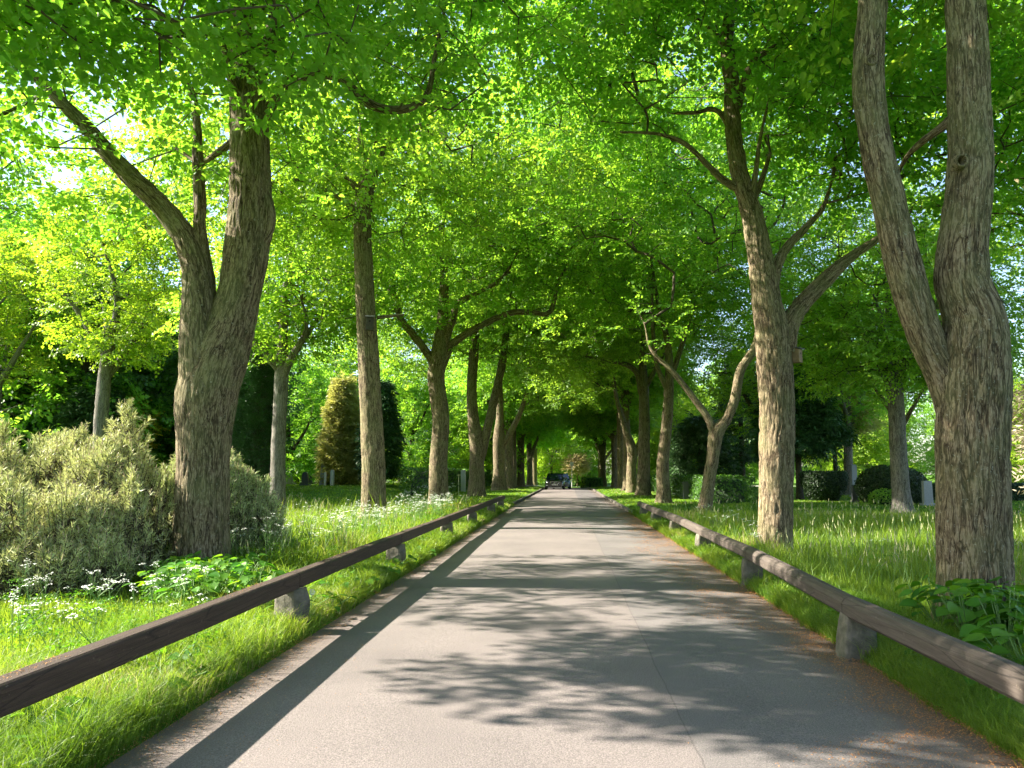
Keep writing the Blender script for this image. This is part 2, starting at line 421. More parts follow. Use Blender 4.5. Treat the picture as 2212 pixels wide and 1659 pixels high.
# ------------------------------------------------------------------ ground, road, kerbs
def grid_sheet(name, xs, ys, zf, mat, kind='structure'):
    X, Y = np.meshgrid(xs, ys)
    Z = zf(X, Y)
    v = np.stack([X.ravel(), Y.ravel(), Z.ravel()], 1)
    nx, ny = len(xs), len(ys)
    i = (np.arange(ny - 1)[:, None] * nx + np.arange(nx - 1)[None, :]).ravel()
    f = np.stack([i, i + 1, i + nx + 1, i + nx], 1)
    g = Geo(); g.add(v, f)
    o = g.build(name, mat)
    tag(o, kind=kind); return o
xs = np.concatenate([[-700, -300, -150, -90], np.arange(-60, -20, 2.0), np.arange(-20, 20.01, 0.4), np.arange(22, 61, 2.0), [90, 150, 300, 700]])
ys = np.concatenate([[-400, -150, -60, -30], np.arange(-20, 50, 0.5), np.arange(50, 140, 2.0), [160, 200, 300, 500, 900]])
grid_sheet('ground', xs, ys, ground_z, M['ground'])

def kerb_x(side, y):
    if side < 0: return np.interp(y, [-50, 37.5, 71, 90, 140], [-2.47, -2.5, -2.15, -2.1, -2.1])
    return np.interp(y, [-50, 29, 71, 90, 140], [2.40, 2.42, 2.3, 2.25, 2.25])
ry = np.concatenate([np.arange(-12, 40, 0.25), np.arange(40, 96.1, 1.0)])
g = Geo()
nxr = 14
rows = []
for y in ry:
    wl = (vnoise(np.array([[y * 1.3, 0, 0]]), 3)[0] - 0.5) * 0.10
    wr = (vnoise(np.array([[y * 1.3, 5, 0]]), 4)[0] - 0.5) * 0.12
    a = kerb_x(-1, y) + wl - 0.02; b = kerb_x(1, y) + wr + 0.02
    x = np.linspace(a, b, nxr)
    rows.append(np.stack([x, np.full(nxr, y), ground_z(x, np.full(nxr, y)) * 0 - 0.0125 * max(0, y - 70) + 0.006 + 0.03 * (1 - (x / 2.6) ** 2).clip(0)], 1))
v = np.concatenate(rows)
i = (np.arange(len(ry) - 1)[:, None] * nxr + np.arange(nxr - 1)[None, :]).ravel()
g.add(v, np.stack([i, i + 1, i + nxr + 1, i + nxr], 1))
tag(g.build('road', M['asphalt']), kind='structure')
# pale side road that crosses where the avenue ends
grid_sheet('side_road', np.linspace(-40, 40, 41), np.linspace(96.1, 103, 8), lambda X, Y: ground_z(X, Y) + 0.03 + 0.10, M['gravel'])

def kerb(side, y0, y1, name):
    g = Geo(); rg = random.Random(7 + side)
    y = y0
    while y < y1:
        ln = rg.uniform(0.8, 1.1)
        x = float(kerb_x(side, y + ln / 2)); xx0, xx1 = (x - 0.13, x) if side < 0 else (x, x + 0.13)
        z = -0.0125 * max(0, y - 70)
        h = 0.115 + rg.uniform(-0.015, 0.012)
        vv, ff = box_vf(xx0 + rg.uniform(-.012, .012), xx1 + rg.uniform(-.012, .012), y, y + ln - 0.012, z - 0.05, z + h)
        g.add(vv, ff, smooth=False)
        y += ln
    o = g.build(name, M['kerb']); tag(o, kind='structure'); bevel_obj(o, 0.015, 2)
kerb(-1, 37.6, 95, 'kerb_left')
kerb(1, 29.2, 95, 'kerb_right')

# ------------------------------------------------------------------ tubes (trunks and limbs)
def catmull(P, R, ds):
    P = np.asarray(P, float); R = np.asarray(R, float)
    if len(P) < 2: return P, R
    pp = np.vstack([2 * P[0] - P[1], P, 2 * P[-1] - P[-2]])
    oP, oR = [], []
    for i in range(len(P) - 1):
        p0, p1, p2, p3 = pp[i], pp[i + 1], pp[i + 2], pp[i + 3]
        n = max(1, int(np.linalg.norm(p2 - p1) / ds))
        for k in range(n):
            t = k / n
            oP.append(0.5 * ((2 * p1) + (-p0 + p2) * t + (2 * p0 - 5 * p1 + 4 * p2 - p3) * t * t + (-p0 + 3 * p1 - 3 * p2 + p3) * t ** 3))
            oR.append(R[i] * (1 - t) + R[i + 1] * t)
    oP.append(P[-1]); oR.append(R[-1])
    oR = np.array(oR)
    if len(oR) > 5:
        k = np.array([1, 2, 3, 2, 1.]) / 9
        oR = np.convolve(np.pad(oR, 2, mode='edge'), k, 'valid')
    return np.array(oP), oR

def tube(g, P, R, seg=24, ds=0.12, amp=0.012, lump=0.05, seed=0, mat=0, freq=9.0, root=0.0):
    P, R = catmull(P, R, ds)
    n = len(P)
    T = np.gradient(P, axis=0); T /= np.linalg.norm(T, axis=1)[:, None] + 1e-9
    ref = np.array([1.0, 0, 0]) if abs(T[0][0]) < 0.8 else np.array([0, 1.0, 0])
    Nn = np.zeros_like(P)
    a = ref - T[0] * ref.dot(T[0]); a /= np.linalg.norm(a); Nn[0] = a
    for i in range(1, n):
        a = Nn[i - 1] - T[i] * Nn[i - 1].dot(T[i]); Nn[i] = a / (np.linalg.norm(a) + 1e-9)
    B = np.cross(T, Nn)
    s = np.concatenate([[0], np.cumsum(np.linalg.norm(np.diff(P, axis=0), axis=1))])
    th = np.linspace(0, 2 * PI, seg, endpoint=False)
    C, S = np.cos(th), np.sin(th)
    R0 = np.maximum(R, 0.01)
    px = (R0[:, None] * C[None]); py = (R0[:, None] * S[None]); ps = np.repeat(s[:, None], seg, 1)
    q = np.stack([px.ravel(), py.ravel(), ps.ravel()], 1)
    off = seed * 7.31
    wob = vnoise(q * 3.0 + off, seed + 1) - 0.5
    q2 = np.stack([q[:, 0] * freq * 1.6 + wob * 1.8, q[:, 1] * freq * 1.6 + wob * 1.8, q[:, 2] * freq * 0.42], 1)
    rid = (1 - np.abs(2 * vnoise(q2 + off, seed + 2) - 1)) ** 2.2
    q3 = np.stack([q[:, 0] * freq * 3.4, q[:, 1] * freq * 3.4, q[:, 2] * freq * 0.8 + wob * 2], 1)
    rid2 = 1 - np.abs(2 * vnoise(q3 + off, seed + 3) - 1)
    lum = vnoise(np.stack([q[:, 0] * 2.0, q[:, 1] * 2.0, q[:, 2] * 1.3], 1) + off, seed + 4) - 0.5
    d = -amp * (rid ** 2) * 1.3 - amp * 0.45 * rid2 ** 2 + np.repeat(R0, seg) * lump * 2 * lum
    if root:
        rl = vnoise(np.stack([np.cos(np.tile(th, n)) * 2.1, np.sin(np.tile(th, n)) * 2.1, q[:, 2] * 0.3], 1) + off, seed + 6)
        d = d + np.repeat(R0, seg) * root * np.exp(-np.maximum(q[:, 2] - 0.1, 0) / 0.22) * np.clip(rl * 2.2 - 0.35, 0, 2)
    d = d.reshape(n, seg)
    V = P[:, None, :] + (R[:, None] + d)[:, :, None] * (C[None, :, None] * Nn[:, None, :] + S[None, :, None] * B[:, None, :])
    V = V.reshape(-1, 3)
    i = (np.arange(n - 1)[:, None] * seg + np.arange(seg)[None, :]).ravel()
    j = (np.arange(n - 1)[:, None] * seg + (np.arange(seg)[None, :] + 1) % seg).ravel()
    F = np.stack([i, j, j + seg, i + seg], 1)
    g.add(V, F, mat, bk=q + np.array([off, off, 0]))
    # end cap
    last = (n - 1) * seg
    Vc = np.vstack([V[last:last + seg], P[-1] + T[-1] * R[-1] * 0.5])
    Fc = np.stack([np.arange(seg), (np.arange(seg) + 1) % seg, np.full(seg, seg)], 1)
    g.add(Vc, Fc, mat, bk=np.vstack([q[last:last + seg], q[last] + 0.01]))
    return P, R

# ------------------------------------------------------------------ leaves and sprays
def rot_from(d, nrm):
    """rows: (x axis, y axis, z axis) with x along d and z near nrm; d, nrm (n,3) -> (n,3,3) mapping local to world via V @ M"""
    x = d / (np.linalg.norm(d, axis=1)[:, None] + 1e-9)
    y = np.cross(nrm, x); y /= np.linalg.norm(y, axis=1)[:, None] + 1e-9
    z = np.cross(x, y)
    return np.stack([x, y, z], 1)

LEAF6 = np.array([(0.04, 0, 0), (0.0, 0.22, .03), (0.30, 0.43, .06), (1.0, 0, -.08), (0.30, -0.43, .06), (0.0, -0.22, .03)])
LEAF6B = np.array([(0.04, 0, 0), (0.02, 0.26, .03), (0.48, 0.40, .05), (1.0, 0, -.10), (0.48, -0.40, .05), (0.02, -0.26, .03)])
LEAF4 = np.array([(0, 0, 0), (0.36, 0.42, .05), (1.0, 0, -.06), (0.36, -0.42, .05)])
NEED4 = np.array([(0, 0, 0), (0.4, 0.14, 0), (1.0, 0, 0), (0.4, -0.14, 0)])

def make_spray(seed, n_side=7, length=0.6, leaf=0.085, kind='hex', flat=0.35, droop=0.35, dens=1.0):
    """a twig with side twigs and alternate leaves: leaf base positions, directions, normals, sizes"""
    rg = np.random.default_rng(seed)
    pos, dr, nm, sz = [], [], [], []
    def run(p0, d0, ln):
        k = max(2, int(ln / (0.055 / dens)))
        for i in range(k):
            t = (i + 0.5) / k
            p = p0 + d0 * ln * t; p = p + np.array([0, 0, -droop * 0.5 * (ln * t) ** 2 / 0.5])
            sgn = 1 if i % 2 else -1
            a = sgn * rg.uniform(0.5, 1.1)
            c, s = math.cos(a), math.sin(a)
            dd = np.array([d0[0] * c - d0[1] * s, d0[0] * s + d0[1] * c, d0[2] - rg.uniform(0.1, 0.1 + droop * 1.6)])
            pos.append(p + rg.normal(0, 0.012, 3)); dr.append(dd)
            nm.append(np.array([0, 0, 1.0]) + rg.normal(0, flat, 3)); sz.append(leaf * rg.uniform(0.65, 1.2))
    ax = np.array([1.0, 0, 0.0])
    run(np.zeros(3), ax, length)
    for i in range(n_side):
        t = (i + 0.6) / n_side; sgn = 1 if i % 2 else -1
        a = sgn * rg.uniform(0.6, 1.1)
        d = np.array([math.cos(a), math.sin(a), rg.uniform(-0.35, 0.25)])
        run(ax * length * t * 0.9, d, length * rg.uniform(0.35, 0.75) * (1.1 - 0.5 * t))
    pos, dr, nm, sz = map(np.array, (pos, dr, nm, sz))
    base = {'hex': LEAF6, 'quad': LEAF4, 'needle': NEED4}[kind]
    Mx = rot_from(dr, nm)
    n = len(pos)
    out = []
    for k in range(n):
        b = LEAF6B if (kind == 'hex' and k % 3 == 0) else base
        out.append(b * sz[k] @ Mx[k] + pos[k])
    return np.array(out)       # (n leaves, 4 or 6, 3)

SPR_HEX = [make_spray(s, 7, 0.62, 0.085, 'hex') for s in range(5)]
SPR_QUAD = [make_spray(20 + s, 6, 0.70, 0.105, 'quad', dens=0.9) for s in range(5)]
SPR_BIG = [make_spray(40 + s, 6, 0.95, 0.17, 'quad', dens=0.6) for s in range(4)]
SPR_NEED = [make_spray(60 + s, 8, 0.55, 0.11, 'needle', flat=0.6, droop=0.2, dens=1.3) for s in range(4)]
SPR_NEEDBIG = [make_spray(80 + s, 8, 0.85, 0.24, 'needle', flat=0.6, droop=0.3, dens=0.8) for s in range(4)]

def add_sprays(g, cen, dirs, sprays, mat, rg, scale=(0.8, 1.25), tilt=0.35):
    n = len(cen)
    if n == 0: return
    pick = rg.integers(0, len(sprays), n)
    up = np.tile([0, 0, 1.0], (n, 1)) + rg.normal(0, tilt, (n, 3))
    Mx = rot_from(dirs, up)
    sc = rg.uniform(scale[0], scale[1], n)
    clump = rg.uniform(0, 1, n)
    for k in range(len(sprays)):
        id_ = np.where(pick == k)[0]
        if len(id_) == 0: continue
        S = sprays[k]; L_, kk = S.shape[0], S.shape[1]
        W = np.einsum('lvi,nij->nlvj', S, Mx[id_]) * sc[id_][:, None, None, None] + cen[id_][:, None, None, :]
        V = W.reshape(-1, 3)
        nl = len(id_) * L_
        rnd = np.clip(0.45 * rg.uniform(0, 1, nl) + 0.55 * np.repeat(clump[id_], L_), 0, 1)
        b = np.arange(nl) * kk
        if kk == 6:
            F = np.concatenate([np.stack([b, b + 3, b + 2, b + 1], 1), np.stack([b, b + 5, b + 4, b + 3], 1)])
            g.add(V, F, mat, np.concatenate([rnd, rnd]), smooth=False)
        else:
            g.add(V, np.stack([b, b + 1, b + 2, b + 3], 1), mat, rnd, smooth=False)

def prisms(g, A, B, ra, rb, mat, seg=5):
    A = np.asarray(A); B = np.asarray(B)
    n = len(A)
    if n == 0: return
    d = B - A; d /= np.linalg.norm(d, axis=1)[:, None] + 1e-9
    ref = np.where(np.abs(d[:, 2:3]) > 0.9, np.array([[1.0, 0, 0]]), np.array([[0, 0, 1.0]]))
    u = np.cross(d, ref); u /= np.linalg.norm(u, axis=1)[:, None] + 1e-9
    w = np.cross(d, u)
    th = np.linspace(0, 2 * PI, seg, endpoint=False)
    ring = np.cos(th)[None, :, None] * u[:, None, :] + np.sin(th)[None, :, None] * w[:, None, :]
    VA = A[:, None, :] + ring * np.asarray(ra)[:, None, None]
    VB = B[:, None, :] + ring * np.asarray(rb)[:, None, None]
    V = np.concatenate([VA, VB], 1).reshape(-1, 3)
    b = (np.arange(n) * 2 * seg)[:, None]
    k = np.arange(seg)[None, :]; k2 = (k + 1) % seg
    F = np.stack([(b + k).ravel(), (b + k2).ravel(), (b + seg + k2).ravel(), (b + seg + k).ravel()], 1)
    g.add(V, F, mat, bk=V)

def blob_points(rg, blobs, n, clump=0.42, freq=0.42, seed=0, shell=0.45, clip=None):
    """random points in a union of ellipsoids, thinned by a noise so that gaps remain"""
    vol = np.array([b[3] * b[4] * b[5] for b in blobs]); vol = vol / vol.sum()
    out = []
    tries = 0
    while sum(map(len, out)) < n and tries < 60:
        tries += 1
        m = n
        k = rg.choice(len(blobs), m, p=vol)
        bl = np.array(blobs)[k]
        d = rg.normal(0, 1, (m, 3)); d /= np.linalg.norm(d, axis=1)[:, None]
        r = rg.uniform(0, 1, m) ** shell
        r = np.where(r < 0.25, 0.25 + r, r)
        p = bl[:, :3] + d * r[:, None] * bl[:, 3:6]
        nz = vnoise(p * freq + seed * 3.7, seed + 11)
        nz2 = vnoise(p * freq * 2.3 + seed * 1.7, seed + 17)
        keep = (0.65 * nz + 0.35 * nz2) > clump
        if clip is not None: keep &= clip(p)
        out.append(p[keep])
    return np.concatenate(out)[:n]

def crown_mesh(name, parent, skel, centres, sprays, leafmat, seed, base, r_tip=0.005, twig_pow=0.5, scale=(0.8, 1.25), maxr=0.05, step=0.45, barkmat='twig'):
    """skel: world points of the limbs; branches grow from them to every centre"""
    rg = np.random.default_rng(seed)
    nodes = list(skel); par = [-1] * len(skel)
    arr = np.zeros((len(skel) + len(centres) * 14 + 10, 3)); arr[:len(skel)] = skel; cnt = len(skel)
    sk = np.asarray(skel)
    dm = np.min(np.linalg.norm(centres[:, None, :] - sk[None], axis=2), axis=1)
    order = np.argsort(dm)
    tip_dir = np.zeros_like(centres)
    for ci in order:
        c = centres[ci]
        dv = arr[:cnt] - c
        dist = np.sqrt((dv ** 2).sum(1))
        # prefer to branch from nodes that lie below or inwards
        cost = dist + 0.35 * np.maximum(0, dv[:, 2])
        j = int(np.argmin(cost)); L_ = dist[j]
        k = max(1, min(13, int(L_ / step)))
        p0 = arr[j].copy(); d = c - p0
        bow = rg.normal(0, 0.09, 3) * L_ + np.array([0, 0, 0.10 * L_])
        prev = j
        for q in range(1, k + 1):
            t = q / k
            p = p0 + d * t + bow * math.sin(PI * t) + rg.normal(0, 0.03, 3)
            if cnt < len(arr):
                arr[cnt] = p; par.append(prev); prev = cnt; cnt += 1
        pd = arr[par[prev]] if par[prev] >= 0 else p0
        td = arr[prev] - pd
        tip_dir[ci] = td / (np.linalg.norm(td) + 1e-9)
    par = np.array(par[:cnt]); w = np.zeros(cnt); 
    child = np.zeros(cnt, int)
    for q in range(cnt - 1, -1, -1):
        w[q] = max(w[q], 1)
        if par[q] >= 0: w[par[q]] += w[q]
    e = np.where(par >= 0)[0]
    rr = np.minimum(r_tip * w ** twig_pow, maxr)
    g = Geo()
    ra = np.where(par[e] < len(sk), rr[e] * 1.15, rr[par[e]])
    ra = np.minimum(ra, rr[e] * 1.8)
    prisms(g, arr[par[e]] - base, arr[e] - base, ra, rr[e], 1)
    dirs = tip_dir * np.array([1, 1, 0.35]) + rg.normal(0, 0.35, tip_dir.shape) + np.array([0, 0, -0.08])
    cen = centres - dirs / (np.linalg.norm(dirs, axis=1)[:, None]) * 0.18
    add_sprays(g, cen - base, dirs, sprays, 0, rg, scale)
    return g.build(name, [M[leafmat], M[barkmat]], parent)

def flare(R, z, amt=0.35, h=0.7):
    return R * (1 + amt * math.exp(-max(z, 0) / h * 1.6))

def traced_tree(name, Y, trunk, limbs, blobs, n, label, seed, sprays=SPR_QUAD, leaf='leaf', bark='bark', seg=40, ds=0.12, amp=0.012,
                clump=0.40, cat='tree', group=None, clip=None, scale=(0.8, 1.25), extra=None, fl=0.10, skel_from=0):
    """trunk, limbs: lists of (photo x, photo y, width, dY) measured at depth Y"""
    b = at(trunk[0][0], trunk[0][1], Y)
    bx, by = b[0], Y; bz = gz(bx, by)
    base = np.array([bx, by, bz])
    root = empty(name, base, label, cat, group)
    g = Geo(); skel = []
    def conv(tr, is_trunk=False):
        P, R = [], []
        for k, t in enumerate(tr):
            dy = t[3] if len(t) > 3 else 0.0
            p = at(t[0], t[1], Y + dy)
            if is_trunk and k == 0: p[2] = bz - 0.12
            dep = (CR.transposed() @ Vector(p - np.array([0, 0, EYE]))); th_ = math.atan2(abs(dep.x), -dep.z)
            P.append(p); R.append(t[2] * 0.5 * (-dep.z) / 1661 * math.cos(th_))
        return np.array(P), np.array(R)
    P, R = conv(trunk, True)
    h1 = P[0] + (P[1] - P[0]) * 0.12; h2 = P[0] + (P[1] - P[0]) * 0.3
    P = np.vstack([P[0], h1, h2, P[1:]]); R = np.concatenate([[R[0] * (1 + fl * 1.3)], [R[0] * (1 + fl * 0.45)], [R[0]], R[1:]])
    pp, rr = tube(g, P - base, R, seg, min(ds, .08), amp, 0.045, seed, root=0.24)
    tops = pp[int(len(pp) * 0.55):] + base
    for k, lb in enumerate(limbs):
        P, R = conv(lb)
        sg = max(8, int(seg * min(1, R[0] / 0.25)))
        pp, rr = tube(g, P - base, R, sg, ds, amp * min(1, R[0] / 0.22), 0.05, seed + 10 + k)
        skel.append(pp[int(len(pp) * 0.25):] + base)
    if extra is not None: skel += extra(g, base)
    skel.append(tops[int(len(tops) * 0.6):])
    tr = g.build('trunk', M[bark], root, bark=True)
    sk = np.concatenate(skel)[::2]
    rg = np.random.default_rng(seed)
    c = blob_points(rg, blobs, int(n * (2.3 if Y > 30 else 1.85)), clump - 0.05, seed=seed, clip=clip)
    crown_mesh('crown', root, sk, c, sprays, leaf, seed, base, scale=(scale[0] * 1.1, scale[1] * 1.15))
    return root

# ------------------------------------------------------------------ the avenue: lindens traced at their own distance
LROW, RROW = 'lindens in the row left of the road', 'lindens in the row right of the road'

traced_tree('linden_tree', 11.0,
    [(432, 1255, 128), (440, 1000, 120), (446, 860, 140), (470, 770, 136), (500, 695, 110), (518, 630, 97), (530, 555, 102), (540, 450, 96), (540, 340, 90), (536, 230, 86), (532, 160, 70), (520, 60, 50), (515, -80, 40), (500, -260, 26)],
    [[(446, 930, 112, -.02), (438, 820, 106, -.10), (431, 735, 90, -.16), (429, 655, 76, -.16), (424, 590, 67, -.14), (402, 520, 58, -.15), (370, 472, 55, -.2), (335, 432, 52, -.3), (250, 350, 46, -.4), (180, 268, 38, -.5), (118, 208, 30, -.6), (60, 150, 24, -.7), (5, 95, 18, -.8), (-80, 20, 12, -1.0)],
     [(444, 720, 56, 0), (443, 620, 48, 0), (436, 550, 38, -.05), (431, 490, 32, -.05), (432, 440, 30, 0), (427, 340, 26, .1), (424, 250, 20, .2), (402, 170, 15, .3), (350, 90, 10, .4), (300, 0, 7, .5)],
     [(560, 265, 34, 0), (598, 205, 29, .1), (650, 165, 27, .2), (700, 158, 25, .3), (742, 172, 23, .4), (782, 214, 22, .5), (830, 236, 20, .5), (888, 232, 17, .6), (924, 200, 14, .7), (938, 130, 11, .8), (960, 20, 8, 1.0), (980, -80, 6, 1.2)],
     [(530, 200, 50), (575, 120, 40, .2), (592, 60, 34, .3), (600, -20, 28, .4), (640, -150, 20, .6), (690, -300, 12, .8)],
     [(525, 240, 30, -.1), (500, 170, 24, -.3), (490, 120, 18, -.5), (450, 20, 12, -.9), (380, -60, 8, -1.4)],
     [(510, 300, 20, .3), (470, 330, 16, .5), (430, 350, 10, .7), (380, 320, 7, .9)],
     [(552, 545, 44), (570, 500, 44), (574, 460, 44), (562, 400, 40)]],
    [(-6.3, 11, 9.6, 5.2, 4.6, 4.0), (-10.0, 11.3, 8.6, 3.2, 4.6, 3.2), (-2.6, 11.5, 9.6, 3.2, 4, 3.0), (-6.5, 9.0, 7.6, 3.2, 2.4, 1.7), (-6.0, 11, 12, 5, 5, 3)],
    1050, 'huge forked linden behind the near left rail, pine shrub on both sides of it', 1, sprays=SPR_HEX, seg=150, ds=0.035, amp=0.016, group=LROW, clump=0.48)

traced_tree('linden_tree', 21.6,
    [(807, 1140, 56), (806, 1000, 52), (797, 800, 48), (787, 600, 42), (783, 500, 41), (787, 430, 40), (798, 360, 30), (815, 300, 25), (830, 200, 20), (840, 80, 15), (850, -60, 9)],
    [[(795, 410, 26), (812, 350, 22, .2), (838, 305, 20, .4), (880, 283, 16, .6), (930, 262, 12, .9), (985, 220, 8, 1.2)],
     [(783, 440, 20), (765, 400, 16, -.2), (737, 372, 13, -.3), (700, 330, 10, -.4), (680, 280, 9, -.5), (655, 220, 6, -.6)],
     [(778, 470, 18), (750, 440, 14, -.4), (722, 420, 11, -.6), (662, 392, 8, -.8), (600, 385, 5, -1)],
     [(800, 380, 20), (778, 320, 17, .5), (782, 250, 13, .8), (760, 150, 10, 1), (745, 30, 7, 1.4)],
     [(815, 686, 9), (850, 682, 7, .2), (872, 680, 5, .4)]],
    [(-5.6, 21.6, 12.6, 4.8, 5, 4.6), (-1.4, 22, 12.4, 3.6, 4.5, 4.0), (-9.6, 22, 11.0, 4, 4.5, 3.8)],
    950, 'slender straight linden with a nest box on its trunk, second in the left row', 2, seg=64, ds=0.08, amp=0.018, group=LROW, clump=0.50)

traced_tree('linden_tree', 33.0,
    [(948, 1092, 46), (947, 1000, 40), (952, 905, 38), (942, 820, 38), (946, 780, 40), (955, 700, 26), (960, 600, 20), (955, 500, 16), (950, 380, 12), (960, 240, 9), (950, 100, 5)],
    [[(943, 790, 26), (925, 765, 20, -.1), (890, 720, 17, -.2), (866, 690, 16, -.2), (852, 640, 14, -.3), (828, 605, 12, -.4), (806, 575, 10, -.5), (770, 520, 7, -.8)],
     [(952, 790, 26), (972, 750, 20, .1), (1000, 726, 17, .1), (1042, 702, 15, .2), (1095, 678, 14, .3), (1140, 674, 13, .3), (1182, 678, 11, .4), (1196, 655, 10, .5), (1208, 605, 8, .6), (1250, 540, 6, .8)],
     [(960, 740, 20), (978, 690, 16, -.2), (990, 655, 14, -.3), (1032, 633, 11, -.5), (1085, 600, 9, -.8), (1120, 540, 6, -1)]],
    [(-5.6, 33, 13.0, 5.0, 5.5, 6.0), (-1.0, 33, 13.4, 4.2, 5.5, 4.8), (-10, 33, 11.4, 4, 5, 5)],
    1400, 'linden with a low crooked bough reaching over the road, third in the left row', 3, seg=44, ds=0.12, amp=0.02, group=LROW)

traced_tree('linden_tree', 46.3,
    [(1030, 1080, 38), (1030, 1000, 32), (1032, 970, 36), (1022, 900, 25), (1019, 830, 22), (1024, 760, 22), (1026, 690, 17), (1020, 600, 12), (1015, 480, 8)],
    [[(1038, 985, 24), (1052, 930, 20, .1), (1068, 860, 19, .2), (1084, 790, 18, .3), (1093, 720, 15, .4), (1100, 650, 12, .5), (1120, 560, 8, .7)]],
    [(-5.4, 46, 13.4, 5, 5.5, 5.4), (-1.2, 46, 12.2, 4.4, 5.5, 5.4), (-9.5, 46, 12, 4, 5, 5)],
    1400, 'linden splitting low into two long stems like a V, left row', 4, seg=32, ds=0.16, amp=0.02, group=LROW, scale=(1.0, 1.4))
traced_tree('linden_tree', 61.7,
    [(1078, 1067, 32), (1078, 1010, 25), (1078, 950, 27), (1080, 900, 17), (1080, 850, 14), (1078, 780, 10), (1082, 690, 7)],
    [[(1082, 965, 16), (1102, 935, 14), (1122, 895, 12), (1135, 855, 9), (1150, 800, 6)]],
    [(-5.4, 62, 13.2, 5, 6, 5.4), (-1.2, 62, 11.8, 4.4, 6, 5.6)],
    1300, 'dark shaded linden just behind the far end of the left rail', 5, seg=24, ds=0.2, amp=0.02, group=LROW, scale=(1.0, 1.5))

traced_tree('linden_tree', 8.2,
    [(2103, 1338, 172), (2104, 1200, 168), (2100, 1000, 172), (2104, 850, 172), (2106, 760, 160), (2104, 690, 146), (2078, 600, 126), (2086, 480, 110), (2096, 350, 104), (2092, 200, 100), (2090, 100, 96), (2085, 0, 92), (2080, -160, 80), (2060, -400, 60), (2020, -700, 40)],
    [[(2075, 930, 90, .1), (2042, 820, 86, .08), (2005, 740, 84, .05), (1975, 655, 84), (1946, 550, 84), (1916, 420, 80), (1890, 300, 75), (1876, 180, 73), (1880, 80, 70), (1886, 0, 66), (1892, -150, 58), (1860, -400, 40), (1800, -700, 25)],
     [(2075, 240, 26, .1), (2035, 275, 22, .25), (1990, 308, 18, .5), (1955, 345, 12, .9), (1930, 400, 8, 1.3)],
     [(2100, -60, 50), (2170, -200, 36, .4), (2260, -350, 24, .8), (2380, -500, 14, 1.2)],
     [(1885, -100, 40), (1780, -250, 30, .4), (1640, -330, 20, .9), (1450, -400, 12, 1.4)]],
    [(5.0, 9.2, 10.6, 4.6, 4.6, 3.4), (8.5, 9.5, 9.0, 3.2, 4, 2.8), (2.2, 9.5, 10.8, 3.0, 4, 2.6)],
    800, 'biggest linden trunk on the right, forked into two thick leaning stems beside the rail', 6, sprays=SPR_HEX, seg=180, ds=0.03, amp=0.015, group=RROW, clump=0.46)

traced_tree('linden_tree', 14.8,
    [(1673, 1198, 80), (1676, 1080, 76), (1678, 900, 80), (1674, 800, 84), (1668, 720, 78), (1656, 650, 66), (1641, 550, 56), (1624, 460, 50), (1604, 400, 44), (1590, 330, 40), (1582, 250, 38), (1580, 180, 36), (1570, 90, 32), (1582, 0, 26), (1590, -120, 20), (1580, -300, 10)],
    [[(1694, 760, 54), (1706, 700, 46), (1735, 655, 42, .1), (1785, 603, 36, .2), (1832, 560, 26, .3), (1890, 520, 18, .4), (1960, 470, 11, .6)],
     [(1668, 620, 30), (1680, 570, 26, .1), (1702, 532, 23, .2), (1750, 482, 17, .4), (1778, 448, 12, .5), (1800, 380, 7, .6)],
     [(1618, 470, 26, -.05), (1626, 420, 16, -.1), (1634, 360, 13, -.2), (1642, 300, 9, -.3), (1660, 220, 6, -.4)],
     [(1625, 440, 16, .1), (1645, 390, 13, .2), (1664, 330, 9, .3)],
     [(1600, 410, 22), (1562, 388, 17, -.1), (1530, 358, 14, -.3), (1482, 312, 12, -.5), (1424, 290, 9, -.7), (1340, 285, 6, -.9)],
     [(1590, 300, 20), (1565, 255, 15, .3), (1540, 236, 12, .5), (1500, 243, 10, .6), (1440, 240, 7, .8), (1380, 210, 5, 1)],
     [(1590, 240, 24), (1606, 180, 19, -.1), (1628, 130, 16, -.2), (1680, 95, 13, -.3), (1730, 30, 9, -.5), (1790, -60, 6, -.7)],
     [(1582, 120, 20), (1530, 60, 14, .5), (1450, 10, 10, .9), (1370, -60, 7, 1.2)]],
    [(4.2, 15, 11.2, 4.6, 4.4, 3.8), (7.6, 15.2, 8.8, 3.0, 3.6, 2.9), (0.8, 15.4, 11.4, 3.2, 4, 3.0)],
    1200, 'sunflecked linden leaning left above its fork, tan nest box on its right side', 7, sprays=SPR_HEX, seg=110, ds=0.05, amp=0.02, group=RROW, clump=0.46)

